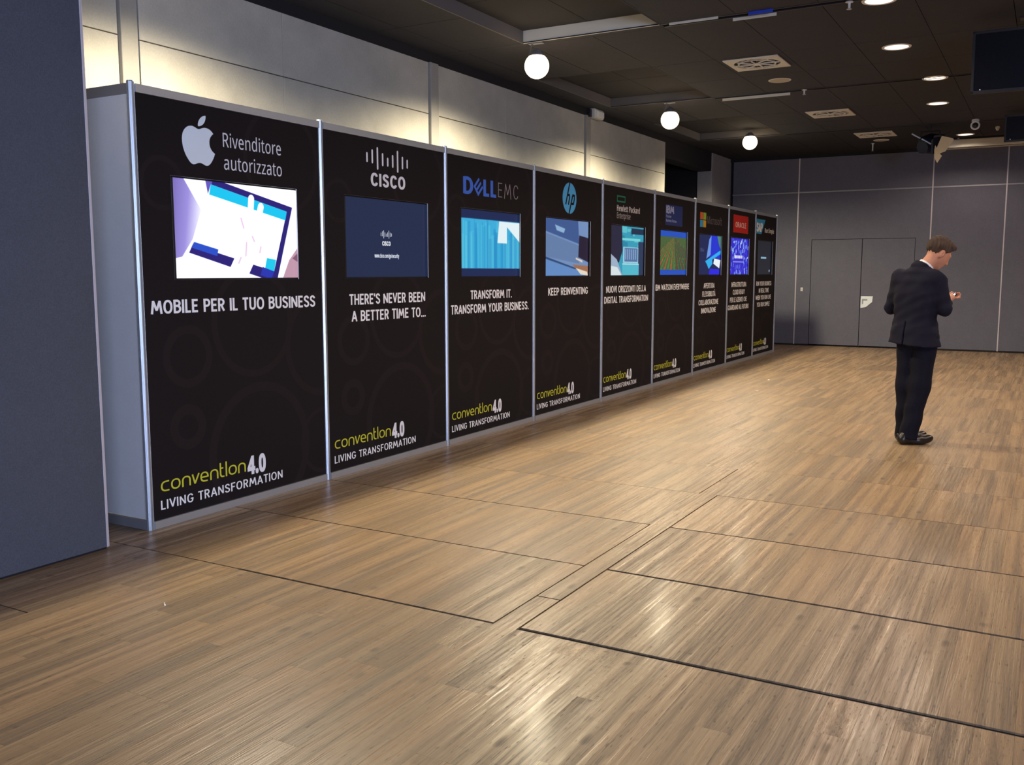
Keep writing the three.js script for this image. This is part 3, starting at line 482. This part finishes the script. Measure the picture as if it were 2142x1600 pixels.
// ------------------------------------------------------------------ lamps
const domeMat = std({ color: 0xffffff, emissive: 0xffe6bc, emissiveIntensity: 5.0, roughness: .4 });
[[-.25, 3.58, -8.67, 'glowing flood lamp hanging nearest the camera, above the pale coffer edge'], [-.25, 3.575, -12.53, 'middle one of the three glowing flood lamps over the booth row'], [-.22, 3.72, -16.36, 'farthest glowing flood lamp, above the far end of the booth row'], [-.25, 3.58, -4.77, 'flood lamp over the nearest booth, above the picture']].forEach(([x, y, z, label], i) => {
  const t = thing('flood_lamp', label, 'lamp', [x, y, z], 0, 'flood lamps hanging over the booth row');
  const top = H - y;
  const cap = new THREE.LatheGeometry([[.0, .135], [.03, .133], [.04, .12], [.062, .098], [.078, .078], [.082, .066], [.074, .066], [.05, .09]].map((p) => new THREE.Vector2(...p)), 28); mesh('housing', cap, M.aluminiumDull, t);
  const dome = new THREE.SphereGeometry(.125, 28, 18, 0, Math.PI * 2, .62, Math.PI - .62); dome.translate(0, -.03, 0); mesh('glass_dome', dome, domeMat, t);
  const mz = SLOTS.reduce((a, b) => (Math.abs(b - z) < Math.abs(a - z) ? b : a)) - z, my = top - .0005;
  mesh('bracket', flat([rod([-.1, my - .008, mz], [-.1, .06, 0], .007), rod([-.1, .06, 0], [-.05, .11, 0], .007), rod([-.1, my - .008, mz], [.02, .12, .02], .005), box(.16, .012, .05, -.05, my - .006, mz, .003)]), M.aluminiumDull, t);
  const l = new THREE.SpotLight(FLOOD.color, FLOOD.power, 0, FLOOD.angle, FLOOD.blend, 2); l.name = 'flood_light'; l.position.set(x, y - .02, z); l.castShadow = true; l.shadow.radius = 4; l.shadow.mapSize.set(1024, 1024); l.target.position.set(x, 0, z); scene.add(l, l.target);
});
const dlBezel = new THREE.LatheGeometry([[.115, .04], [.118, .0], [.124, -.007], [.142, -.006], [.147, .002]].map((p) => new THREE.Vector2(...p)), 32), dlDisc = (() => { const g = new THREE.CircleGeometry(.118, 32); g.rotateX(Math.PI / 2); g.translate(0, -.003, 0); return g; })();
const dlMat = std({ color: 0xffffff, emissive: 0xfff0dc, emissiveIntensity: 1.6, roughness: .5 });
const DLZ = [[2.98, -8.88, 'round white downlight cut by the top edge of the picture'], [2.87, -10.76, 'largest whole round white downlight, left of the black hanging display'], [3.05, -12.68, 'round downlight on the sunk ceiling rail, beside the hanging display'], [2.90, -14.56, 'round white downlight below the hanging display, third whole one from the top'], [3.0, -18.02, 'farthest round downlight, next to the pale stage light near the back wall']];
for (const x of [2.95, 6.5]) for (let k = 0; k < 10; k++) { const z = -6.98 + k * 1.9 - (x > 4 ? 1.9 * 5 : 0); if (z > -4.5) continue; if (x > 4 && z < -18.5) continue; DLZ.push([x, z, x < 4 ? 'round white downlight in the near ceiling above the picture' : 'round white downlight in the right part of the ceiling outside the picture']); }
DLZ.forEach(([x, z, label], i) => {
  const t = thing('downlight', label, 'ceiling light', [x, H, z], 0, i < 5 ? 'round downlights seen in the dark ceiling' : 'round downlights outside the picture');
  const bz = mesh('bezel', dlBezel, M.white, t); mesh('diffuser', dlDisc, dlMat, t); void bz;
  const l = new THREE.SpotLight(DOWN.color, x > 4 ? DOWN.power * 1.5 : DOWN.power, 0, DOWN.angle, DOWN.blend, 2); l.name = 'downlight_light'; l.position.set(x, H - .012, z); l.castShadow = true; l.shadow.radius = 5; l.target.position.set(x, 0, z); scene.add(l, l.target);
});

// ------------------------------------------------------------------ ceiling fittings
{
  const plate = (() => { const s = new THREE.Shape(); s.moveTo(-.3, -.3); s.lineTo(.3, -.3); s.lineTo(.3, .3); s.lineTo(-.3, .3); s.closePath(); const h = new THREE.Path(); h.absarc(0, 0, .255, 0, Math.PI * 2); s.holes.push(h); const g = new THREE.ExtrudeGeometry(s, { depth: .008, bevelEnabled: true, bevelSize: .003, bevelThickness: .003, bevelSegments: 1, curveSegments: 36 }); g.rotateX(Math.PI / 2); return g; })();
  const ringG = (r, w) => { const s = new THREE.Shape(); s.absarc(0, 0, r + w / 2, 0, Math.PI * 2); const h = new THREE.Path(); h.absarc(0, 0, r - w / 2, 0, Math.PI * 2); s.holes.push(h); const g = new THREE.ExtrudeGeometry(s, { depth: .012, bevelEnabled: false, curveSegments: 36 }); g.rotateX(Math.PI / 2); g.translate(0, -.002, 0); return g; };
  const blade = (() => { const g = new THREE.BoxGeometry(.17, .003, .05); g.rotateX(.16); g.translate(.125, -.006, 0); return g; })();
  const spoke = (() => { const c = new THREE.QuadraticBezierCurve3(new THREE.Vector3(0, 0, 0), new THREE.Vector3(.12, 0, .035), new THREE.Vector3(.25, 0, 0)); return new THREE.TubeGeometry(c, 8, .009, 5).translate(0, -.01, 0); })();
  const vane = std({ color: srgb(62, 54, 52), roughness: .7 }), back = new THREE.CircleGeometry(.27, 32).rotateX(Math.PI / 2).translate(0, .001, 0);
  [[1.41, -10.78, 'largest square white swirl air vent, nearest the camera'], [1.45, -14.65, 'middle square swirl air vent on the dark ceiling'], [1.68, -17.22, 'farthest square air vent, near the back wall']].forEach(([x, z, label]) => {
    const t = thing('air_vent', label, 'air vent', [x, H - .004, z], 0, 'square swirl air vents in the ceiling');
    mesh('frame', plate, M.offWhite, t); mesh('backing', back, M.black, t); mesh('ring', ringG(.2, .018), M.offWhite, t); const hub = mesh('hub', cyl(.045, .04, .018, 0, -.012, 0, 20), M.offWhite, t);
    for (let k = 0; k < 8; k++) { const a = k * Math.PI / 4; mesh('spoke', spoke.clone().rotateY(a), M.offWhite, hub); mesh('vane', blade.clone().rotateY(a + .39), vane, t); }
  });
  [[1.39, -11.88, 'round cream ceiling speaker behind the largest air vent'], [1.65, -18.05, 'round ceiling speaker behind the farthest air vent']].forEach(([x, z, label]) => {
    const t = thing('ceiling_speaker', label, 'speaker', [x, H, z], 0, 'round speakers in the ceiling');
    mesh('rim', new THREE.LatheGeometry([[.118, .004], [.122, -.006], [.132, -.006], [.136, .002]].map((p) => new THREE.Vector2(...p)), 32), M.offWhite, t); mesh('grille', cyl(.12, .118, .008, 0, -.001, 0, 32), std({ color: srgb(178, 166, 146), roughness: .8 }), t);
  });
  [[1.52, -12.62, 'small white sprinkler head hanging by the second ceiling rail'], [1.45, -18.43, 'small pale sprinkler on a drop pipe near the back wall'], [2.75, -8.79, 'small white sprinkler head at the top edge of the picture']].forEach(([x, z, label], k) => {
    const len = k === 1 ? .13 : .06, t = thing('sprinkler', label, 'sprinkler', [x, H, z], 0, 'sprinkler heads under the ceiling');
    mesh('escutcheon', cyl(.03, .034, .008, 0, -.004, 0, 20), M.white, t); mesh('drop_pipe', cyl(.011, .011, len, 0, -len / 2, 0, 12), M.white, t); mesh('deflector', cyl(.02, .022, .004, 0, -len - .004, 0, 16), M.aluminium, t);
  });
}
// hanging displays
function hangingDisplay(label, x, y, z, w, h, tilt, hidden) {
  const t = thing('hanging_display', label, 'display', [x, y, z]);
  const body = new THREE.Group(); void body; const g = (q) => { q.rotateX(tilt); return q; };
  mesh('casing', g(flat([slab(-w / 2, w / 2, -h / 2, h / 2, -.07, -.012, .008), slab(-w / 2, w / 2, -h / 2, -h / 2 + .03, -.012, .006, .002), slab(-w / 2, w / 2, h / 2 - .025, h / 2, -.012, .006, .002), slab(-w / 2, -w / 2 + .025, -h / 2, h / 2, -.012, .006, .002), slab(w / 2 - .025, w / 2, -h / 2, h / 2, -.012, .006, .002)])), M.plasticBlack, t);
  const p = new THREE.PlaneGeometry(w - .05, h - .055); p.translate(0, .0025, -.008); mesh('screen', g(p), M.screenOff, t);
  mesh('indicator', g(box(.012, .012, .006, -w / 2 + .08, -h / 2 + .015 + hidden, .006, .002)), std({ color: srgb(225, 230, 235), roughness: .4 }), t);
  mesh('ceiling_mount', flat([box(.09, H - y, .05, 0, (H - y) / 2, -.09, .004), box(.3, .2, .02, 0, 0, -.085, .003), box(.22, .012, .14, 0, H - y - .006, -.09, .002)]), M.steelDark, t);
}
hangingDisplay('large black display hanging from the ceiling, cut by the right edge of the picture', 4.13, 3.42, -10.05, .98, .56, .1, .02);
hangingDisplay('small black display hanging far away, cut by the right edge under the large one', 4.16, 3.55, -15.75, .94, .38, .08, .02);
{ // screen case and dome camera near the back wall
  const t = thing('screen_case', 'long pale case of a roll-up screen under the ceiling by the back wall', 'screen case', [4.36, 3.71, -18.5]);
  mesh('case', box(3.6, .137, .13, 0, 0, 0, .012), M.offWhite, t); mesh('slot', box(3.5, .006, .03, 0, -.070, .02), M.black, t); for (const s of [-1, 1]) { mesh('end_cap', box(.03, .143, .137, s * 1.81, 0, 0, .01), M.white, t); mesh('hanger', box(.03, .05, .1, s * 1.5, .09, 0, .003), M.aluminiumDull, t); }
  const k = thing('security_camera', 'small white ring-shaped camera on the ceiling, above the farthest downlight', 'camera', [3.26, H, -16.35]);
  mesh('ceiling_base', cyl(.05, .055, .03, 0, -.015, 0, 24), M.white, k); const tor = new THREE.TorusGeometry(.055, .014, 10, 24); tor.translate(0, -.09, 0); mesh('ring_housing', tor, M.white, k); mesh('lens', new THREE.SphereGeometry(.042, 16, 12).translate(0, -.09, 0), M.plasticBlack, k); mesh('stem', cyl(.012, .012, .02, 0, -.032, 0, 12), M.white, k);
  const s = thing('motion_sensor', 'tiny white sensor on the ceiling beside the small hanging display', 'sensor', [3.52, H, -17.3]); mesh('sensor_base', cyl(.03, .034, .03, 0, -.015, 0, 20), M.white, s); mesh('sensor_lens', new THREE.SphereGeometry(.026, 14, 10).translate(0, -.04, 0), M.offWhite, s);
  const e = thing('emergency_light', 'pale rounded box at the top of the wall, beside the second flood lamp', 'emergency light', [-1.49, 3.735, -12.62], Math.PI / 2);
  mesh('body', box(.3, .13, .11, .08, 0, .06, .02), M.offWhite, e); mesh('diffuser_cover', box(.22, .09, .03, .08, -.005, .12, .012), M.white, e); mesh('bracket', box(.06, .11, .05, -.1, 0, .03, .004), M.steelDark, e);
}
{ // stage light with open barn doors
  const t = thing('stage_light', 'dark stage light with open barn doors coloured pale as if lit, hanging near the back wall', 'stage light', [2.72, 3.46, -16.6]);
  const dir = new THREE.Euler(.35, -.5, 0), put = (g) => { g.applyMatrix4(new THREE.Matrix4().makeRotationFromEuler(dir)); return g; };
  const cream = std({ color: srgb(240, 220, 176), roughness: .55 });  // downlight glow on the flaps painted in as a lighter colour
  mesh('lamp_body', put(flat([box(.26, .24, .34, -.12, .03, -.02, .02), cyl(.1, .1, .08, 0, 0, 0, 20).rotateX(Math.PI / 2).translate(-.12, .03, .18)])), std({ color: srgb(24, 34, 50), roughness: .5, metalness: .2 }), t);
  const ven = std({ color: srgb(190, 208, 232), metalness: .1, roughness: .4 });
  mesh('vent_strip', flat([rod([-.37, .20, .16], [-.24, .12, .17], .012), rod([-.22, .11, .17], [-.08, .02, .18], .012)]), ven, t);
  const door = (pts, z) => { const s = new THREE.Shape(); pts.forEach((p, i) => (i ? s.lineTo(...p) : s.moveTo(...p))); s.closePath(); const g = new THREE.ExtrudeGeometry(s, { depth: .006, bevelEnabled: true, bevelSize: .003, bevelThickness: .002, bevelSegments: 1 }); g.translate(0, 0, z); return g; };
  mesh('barn_door', door([[.0, -.08], [.07, .12], [.23, .07], [.24, .05], [.13, -.12], [.04, -.15]], .16).rotateX(-.1), cream, t);
  mesh('barn_door', door([[-.03, -.07], [-.02, .0], [.04, -.12], [.08, -.17], [.02, -.27], [-.02, -.2]], .14), cream, t);
  mesh('barn_door', door([[-.05, .12], [.05, .13], [.06, .16], [-.04, .15]], .15), std({ color: srgb(40, 38, 44), roughness: .5 }), t);
  mesh('yoke', flat([rod([-.26, .03, 0], [-.26, .24, -.02], .01), rod([.02, .03, 0], [.02, .24, -.02], .01), rod([-.26, .24, -.02], [.02, .24, -.02], .01), rod([-.12, .24, -.02], [-.12, .34, -.02], .014), rod([.03, .12, .1], [.18, .2, .1], .006)]), M.steelDark, t);
}
// scraps of paper on the floor
[[1.28, -11.68, 'tiny white paper scrap on the floor by the farthest booths, farther left one'], [1.10, -12.92, 'tiny white paper scrap on the floor nearest the back wall'], [1.05, -2.75, 'tiny white paper scrap on the floor in front of the grey partition']].forEach(([x, z, label], i) => {
  const t = thing('paper_scrap', label, 'scrap', [x, .0, z], i * 1.3); const s = new THREE.Shape(); s.moveTo(-.02, -.008); s.lineTo(.016, -.012); s.lineTo(.022, .006); s.lineTo(-.012, .011); s.closePath();
  const g = new THREE.ExtrudeGeometry(s, { depth: .002, bevelEnabled: false }); g.rotateX(-Math.PI / 2); if (i === 2) g.scale(.45, 1, .35); mesh('scrap', g, M.scrap, t); const f = g.clone(); f.scale(.5, 1, .6); f.rotateZ(.5); f.translate(.012, .004, 0); mesh('curled_corner', f, M.scrap, t);
});

// ------------------------------------------------------------------ the man
// surfaces are meshed from distance fields on a grid (naive surface nets)
function netMesh(f, lo, hi, h) {
  const n = [0, 1, 2].map((k) => Math.ceil((hi[k] - lo[k]) / h) + 1), [nx, ny, nz] = n, V = new Float32Array(nx * ny * nz), id = (x, y, z) => x + nx * (y + ny * z);
  for (let z = 0; z < nz; z++) for (let y = 0; y < ny; y++) for (let x = 0; x < nx; x++) V[id(x, y, z)] = f(lo[0] + x * h, lo[1] + y * h, lo[2] + z * h);
  const at = new Int32Array(nx * ny * nz).fill(-1), pos = [], idx = [];
  const E = [[0, 1], [0, 2], [0, 4], [1, 3], [1, 5], [2, 3], [2, 6], [3, 7], [4, 5], [4, 6], [5, 7], [6, 7]];
  for (let z = 0; z < nz - 1; z++) for (let y = 0; y < ny - 1; y++) for (let x = 0; x < nx - 1; x++) {
    const c = []; let m = 0; for (let k = 0; k < 8; k++) { const v = V[id(x + (k & 1), y + ((k >> 1) & 1), z + (k >> 2))]; c.push(v); if (v < 0) m |= 1 << k; }
    if (m === 0 || m === 255) continue; let s = [0, 0, 0], q = 0;
    for (const [a, b] of E) if ((c[a] < 0) !== (c[b] < 0)) { const t = c[a] / (c[a] - c[b]); for (let k = 0; k < 3; k++) s[k] += ((a >> k) & 1) + t * (((b >> k) & 1) - ((a >> k) & 1)); q++; }
    at[id(x, y, z)] = pos.length / 3; pos.push(lo[0] + (x + s[0] / q) * h, lo[1] + (y + s[1] / q) * h, lo[2] + (z + s[2] / q) * h);
  }
  const quad = (a, b, c, d, flip) => { if (a < 0 || b < 0 || c < 0 || d < 0) return; if (flip) idx.push(a, c, b, a, d, c); else idx.push(a, b, c, a, c, d); };
  for (let z = 1; z < nz - 1; z++) for (let y = 1; y < ny - 1; y++) for (let x = 1; x < nx - 1; x++) {
    const i = V[id(x, y, z)] < 0;
    if (i !== V[id(x + 1, y, z)] < 0) quad(at[id(x, y - 1, z - 1)], at[id(x, y, z - 1)], at[id(x, y, z)], at[id(x, y - 1, z)], !i);
    if (i !== V[id(x, y + 1, z)] < 0) quad(at[id(x - 1, y, z - 1)], at[id(x - 1, y, z)], at[id(x, y, z)], at[id(x, y, z - 1)], !i);
    if (i !== V[id(x, y, z + 1)] < 0) quad(at[id(x - 1, y - 1, z)], at[id(x, y - 1, z)], at[id(x, y, z)], at[id(x - 1, y, z)], !i);
  }
  const g = new THREE.BufferGeometry(); g.setAttribute('position', new THREE.Float32BufferAttribute(pos, 3)); g.setIndex(idx); g.computeVertexNormals(); const uv = new Float32Array(pos.length / 3 * 2); for (let i = 0; i < pos.length / 3; i++) { uv[i * 2] = pos[i * 3] + pos[i * 3 + 2]; uv[i * 2 + 1] = pos[i * 3 + 1]; } g.setAttribute('uv', new THREE.BufferAttribute(uv, 2)); return g;
}
const smin = (a, b, k) => { const h = Math.max(k - Math.abs(a - b), 0) / k; return Math.min(a, b) - h * h * k * .25; };
function cap(x, y, z, a, b, ra, rb) { const dx = b[0] - a[0], dy = b[1] - a[1], dz = b[2] - a[2], px = x - a[0], py = y - a[1], pz = z - a[2]; const t = Math.max(0, Math.min(1, (px * dx + py * dy + pz * dz) / (dx * dx + dy * dy + dz * dz))); return Math.hypot(px - dx * t, py - dy * t, pz - dz * t) - (ra + (rb - ra) * t); }
function ell(x, y, z, c, r) { const a = (x - c[0]) / r[0], b = (y - c[1]) / r[1], d = (z - c[2]) / r[2], k = Math.hypot(a, b, d); return (k - 1) * Math.min(...r); }
function ramp(t, pts) { if (t <= pts[0][0]) return pts[0].slice(1); for (let i = 1; i < pts.length; i++) if (t <= pts[i][0]) { const k = (t - pts[i - 1][0]) / (pts[i][0] - pts[i - 1][0]), s = k * k * (3 - 2 * k); return pts[i].slice(1).map((v, j) => pts[i - 1][j + 1] + (v - pts[i - 1][j + 1]) * s); } return pts[pts.length - 1].slice(1); }
{
  // own axes of the figure: x to his left, y up, z the way he faces
  const man = thing('person', 'man in a dark suit seen from behind, head bowed over a phone', 'person', [3.448, 0, -8.777], 148.4 * Math.PI / 180);
  const shR = [-.155, 1.43, -.01], shL = [.20, 1.43, -.035], elR = [-.21, 1.16, .03], elL = [.278, 1.165, -.04], wrR = [-.04, 1.225, .28], wrL = [.12, 1.20, .26];
  const hipR = [-.075, .9, -.015], hipL = [.095, .9, -.02], knR = [-.062, .5, -.05], knL = [.085, .5, -.035], anR = [-.035, .085, -.16], anL = [.075, .085, -.055];
  const skin = std({ map: mottled([196, 138, 110], .05, .06, .2, 51, 128, 60), roughness: .6 });
  const suit = new THREE.MeshPhysicalMaterial({ specularIntensity: .3, map: mottled([27, 27, 41], .3, .1, .12, 52, 256, 120), roughness: .85 }), cloth2 = new THREE.MeshPhysicalMaterial({ specularIntensity: .3, map: mottled([20, 20, 33], .3, .1, .12, 53, 256, 120), roughness: .85 });
  // head frame: turned to his right and bowed
  const headAt = new THREE.Vector3(-.055, 1.635, .115), headTurn = new THREE.Matrix4().makeRotationFromEuler(new THREE.Euler(.62, -.42, .08, 'YXZ')).setPosition(headAt), inv = headTurn.clone().invert(), hv = new THREE.Vector3();
  const toHead = (x, y, z) => { hv.set(x, y, z).applyMatrix4(inv); return hv; };
  const headField = (x, y, z) => {   // in the head's own axes: y up, z forward; centre of the skull
    let d = ell(x, y, z, [0, .03, -.012], [.077, .092, .098]);
    d = smin(d, ell(x, y, z, [0, -.045, .03], [.058, .075, .066]), .05); d = smin(d, ell(x, y, z, [0, -.10, .058], [.03, .026, .03]), .03);          // jaw, chin
    d = smin(d, cap(x, y, z, [0, .012, .09], [0, -.032, .112], .010, .0145), .018); d = smin(d, cap(x, y, z, [-.034, .03, .084], [.034, .03, .084], .009, .009), .014); // nose, brow
    d = smin(d, cap(x, y, z, [-.018, -.068, .088], [.018, -.068, .088], .008, .008), .012);  // mouth
    for (const s of [-1, 1]) { const e = Math.hypot(x - s * .031, y - .012, z - .09) - .011; d = Math.max(d, -e); d = Math.min(d, Math.hypot(x - s * .031, y - .012, z - .083) - .0125);
      const ear = Math.max(ell(x, y, z, [s * .08, -.008, -.008], [.013, .034, .022]), -ell(x, y, z, [s * .094, -.004, .0], [.010, .02, .011])); d = smin(d, ear, .008); }
    return d;
  };
  // hands: a palm and five bent fingers each; the right one holds the phone from below, the left steadies it
  const chains = (o, s) => { const [px, py, pz] = o; const out = [[[px, py, pz], [px + .0 * s, py + .018, pz + .045], .024, .026], [[px + s * .012, py + .014, pz + .03], [px + s * .02, py + .03, pz + .062], .02, .02]];
    for (let k = 0; k < 4; k++) { const ox = (k - 1.5) * .019, L = [.034, .038, .036, .028][k], b0 = [px + ox, py + .014, pz + .07], b1 = [px + ox, py + .018, pz + .07 + L], b2 = [px + ox, py + .042, pz + .078 + L], b3 = [px + ox, py + .058, pz + .066 + L]; out.push([b0, b1, .0095, .009], [b1, b2, .009, .0082], [b2, b3, .0082, .007]); }
    const t0 = [px + s * .03, py + .012, pz + .02], t1 = [px + s * .045, py + .04, pz + .05], t2 = [px + s * .03, py + .062, pz + .082]; out.push([t0, t1, .0125, .011], [t1, t2, .0105, .0085]); return out; };
  const handR = chains([wrR[0] + .01, wrR[1] + .012, wrR[2] + .03], 1), handL = chains([wrL[0] - .012, wrL[1] + .0, wrL[2] + .03], -1);
  const hands = (x, y, z) => { let d = 9; for (const q of [handR, handL]) { let e = 9; for (const [a, b, ra, rb] of q) e = smin(e, cap(x, y, z, a, b, ra, rb), .006); d = Math.min(d, e); } return d; };
  const neckA = [.01, 1.485, -.015], neckB = [-.042, 1.605, .075], neckDir = new THREE.Vector3(neckB[0] - neckA[0], neckB[1] - neckA[1], neckB[2] - neckA[2]).normalize(), along = (x, y, z) => (x - neckA[0]) * neckDir.x + (y - neckA[1]) * neckDir.y + (z - neckA[2]) * neckDir.z;
  const bodyField = (x, y, z) => {
    let d = cap(x, y, z, [0, .95, -.01], [.025, 1.3, -.02], .09, .10); d = smin(d, cap(x, y, z, [-.10, 1.4, -.01], [.16, 1.4, -.02], .055, .055), .08); d = smin(d, cap(x, y, z, neckA, neckB, .06, .054), .05);
    d = smin(d, Math.min(cap(x, y, z, shR, elR, .05, .04), cap(x, y, z, shL, elL, .05, .04)), .03); d = smin(d, Math.min(cap(x, y, z, elR, wrR, .04, .026), cap(x, y, z, elL, wrL, .04, .026)), .02);
    d = smin(d, Math.min(smin(cap(x, y, z, hipR, knR, .078, .052), cap(x, y, z, knR, anR, .052, .036), .03), smin(cap(x, y, z, hipL, knL, .078, .052), cap(x, y, z, knL, anL, .052, .036), .03)), .04);
    const p = toHead(x, y, z); return smin(d, headField(p.x, p.y, p.z), .02);
  };
  // one skin: coarse trunk and limbs, finer head and hands, in one mesh
  const headBox = (x, y, z) => { const p = toHead(x, y, z); return smin(headField(p.x, p.y, p.z), cap(x, y, z, neckA, neckB, .06, .054), .03); };
  const bodyGeo = mergeGeometries([netMesh(bodyField, [-.34, 0, -.28], [.40, 1.6, .32], .014), netMesh(headBox, [-.22, 1.43, -.08], [.12, 1.82, .29], .0045), netMesh((x, y, z) => smin(hands(x, y, z), Math.min(cap(x, y, z, elR, wrR, .04, .026), cap(x, y, z, elL, wrL, .04, .026)), .012), [-.12, 1.15, .21], [.20, 1.36, .47], .0035)]);
  mesh('body', bodyGeo, skin, man);
  const hairField = (x, y, z) => { const p = toHead(x, y, z), w = .004 * Math.sin(p.x * 190 + p.z * 60) + .003 * Math.sin(p.z * 240 + p.y * 90); let d = ell(p.x, p.y, p.z, [0, .042, -.02], [.088, .098, .108]) + w; d = smin(d, ell(p.x, p.y, p.z, [0, .098, .045], [.066, .032, .052]) + w, .02);
    d = Math.max(d, p.z * .75 - p.y * .62 - .010 + (Math.abs(p.x) > .068 && p.z > -.02 ? .004 : 0)); d = Math.max(d, -.072 - p.y); const ear = ell(p.x, p.y, p.z, [Math.sign(p.x) * .085, -.012, -.004], [.03, .04, .03]); return Math.max(d, -ear); };
  mesh('hair', netMesh(hairField, [-.23, 1.5, -.08], [.13, 1.84, .30], .005), std({ map: mottled([62, 44, 31], .5, .25, .12, 54, 256, 150), roughness: .75 }), man);
  // jacket: a shaped trunk with sleeves, a vent at the back and an open neck
  const trunk = [[.82, .026, -.04, .228, .168], [.95, .028, -.038, .206, .152], [1.10, .03, -.035, .182, .13], [1.28, .03, -.025, .208, .136], [1.39, .027, -.018, .205, .124], [1.47, .02, -.015, .15, .100], [1.53, .005, .0, .092, .082], [1.60, -.02, .035, .078, .078]];
  const jacketField = (x, y, z) => {
    const [cx, cz, a, b] = ramp(y, trunk); const qx = (x - cx) / a, qz = (z - cz) / b, k = Math.pow(Math.pow(Math.abs(qx), 2.4) + Math.pow(Math.abs(qz), 2.4), 1 / 2.4); let d = (k - 1) * Math.min(a, b);
    d = smin(d, Math.min(cap(x, y, z, [-.10, 1.42, -.015], shR, .07, .066), cap(x, y, z, [.16, 1.42, -.025], shL, .07, .066)), .05);
    d = smin(d, cap(x, y, z, shR, elR, .068, .054), .035); d = smin(d, cap(x, y, z, shL, elL, .068, .054), .035); d = smin(d, cap(x, y, z, elR, [-.068, 1.218, .235], .056, .043), .02); d = smin(d, cap(x, y, z, elL, [.15, 1.198, .215], .056, .043), .02);
    d += .0035 * Math.sin(x * 46 + y * 9) * Math.sin(y * 13 + z * 20 + 1) + .0022 * Math.sin(y * 70 + x * 35) * (y < 1.3 && y > 1.0 ? 1 : .3);       // folds
    if (z < -.10 && y < 1.06) d = Math.max(d, .003 + .018 * (1.06 - y) - Math.abs(x - .02));   // vent
    d = Math.max(d, (.856 + .08 * x) - y);                                          // hem
    d = Math.max(d, -cap(x, y, z, neckA, [neckB[0] + neckDir.x * .1, neckB[1] + neckDir.y * .1, neckB[2] + neckDir.z * .1], .066, .066)); return Math.max(d, along(x, y, z) - .052);   // neck opening
  };
  mesh('jacket', netMesh(jacketField, [-.34, .80, -.28], [.41, 1.60, .33], .009), suit, man);
  const collar = (x, y, z) => { const t = cap(x, y, z, neckA, [neckB[0] + neckDir.x * .1, neckB[1] + neckDir.y * .1, neckB[2] + neckDir.z * .1], .063, .063), q = along(x, y, z); return Math.max(Math.abs(t) - .004, .01 - q, q - .074); };
  mesh('shirt_collar', netMesh(collar, [-.14, 1.42, -.11], [.12, 1.66, .21], .004), std({ color: srgb(236, 236, 240), roughness: .6 }), man);
  const cuff = (c, e, r) => (x, y, z) => { const t = cap(x, y, z, c, e, r, r * .95); return Math.max(t, -(t + .004)); };
  mesh('shirt_cuff', netMesh(cuff([-.071, 1.217, .23], [-.055, 1.222, .255], .037), [-.145, 1.15, .165], [.02, 1.29, .315], .004), std({ color: srgb(230, 230, 236), roughness: .6 }), man);
  mesh('shirt_cuff', netMesh(cuff([.153, 1.197, .21], [.135, 1.2, .237], .037), [.06, 1.13, .145], [.23, 1.27, .30], .004), std({ color: srgb(230, 230, 236), roughness: .6 }), man);
  const trouserField = (x, y, z) => {
    const leg = (h, k, a) => { let d = smin(cap(x, y, z, h, k, .099, .082), cap(x, y, z, k, [a[0], .0, a[2] + .01], .082, .074), .05); d += .004 * Math.sin(y * 34 + x * 20) * (y < .35 ? 1 : .4); return d; };
    let d = smin(leg(hipR, knR, anR), leg(hipL, knL, anL), .03); d = smin(d, ell(x, y, z, [.01, .93, -.02], [.168, .12, .13]), .05); return Math.max(d, .035 - y - (z + .1) * .18, y - 1.0);
  };
  mesh('trousers', netMesh(trouserField, [-.24, 0, -.28], [.26, 1.02, .18], .010), cloth2, man);
  const shoe = (an, turn) => { const R = new THREE.Matrix4().makeRotationY(turn).setPosition(an[0], 0, an[2]), Ri = R.clone().invert(), q = new THREE.Vector3(); return (x, y, z) => { q.set(x, y, z).applyMatrix4(Ri); const X = q.x, Z = q.z, Y = q.y; const toe = Math.max(0, Z - .12) * .16; let d = cap(X, Y, Z, [0, .042, -.028], [0, .038, .10], .038, .045); d = smin(d, ell(X, Y - toe, Z, [0, .036, .155], [.045, .042, .08]), .03); d = smin(d, cap(X, Y, Z, [0, .05, -.03], [0, .10, .0], .04, .043), .03); return Math.max(d, toe * .9 + .001 - Y - (Z < -.01 && Z > -.03 ? 0 : 0), Y - .13); }; };
  const leather = std({ color: srgb(34, 27, 25), roughness: .3 });
  mesh('shoe', netMesh(shoe(anR, -.5), [-.25, -.012, -.26], [.06, .14, .12], .006), leather, man);
  mesh('shoe', netMesh(shoe([anL[0], 0, anL[2]], -.22), [-.05, -.012, -.26], [.22, .14, .18], .006), leather, man);
  const p = thing('smartphone', 'small phone with a bright screen held in the man\'s hands', 'phone', [0, 0, 0]);
  p.rotation.copy(man.rotation); p.position.copy(new THREE.Vector3(.005, 1.252, .372).applyAxisAngle(new THREE.Vector3(0, 1, 0), man.rotation.y).add(man.position));
  const tilt = (g) => g.rotateX(-.6); const pc = mesh('phone_case', tilt(box(.07, .009, .14, 0, 0, 0, .003)), M.plasticBlack, p); mesh('phone_screen', tilt(box(.062, .001, .122, 0, .0052, 0)), std({ color: 0x050505, emissive: 0xe6f2ff, emissiveIntensity: 1.4 }), pc);
}

shadows(scene);
renderer.render(scene, camera);
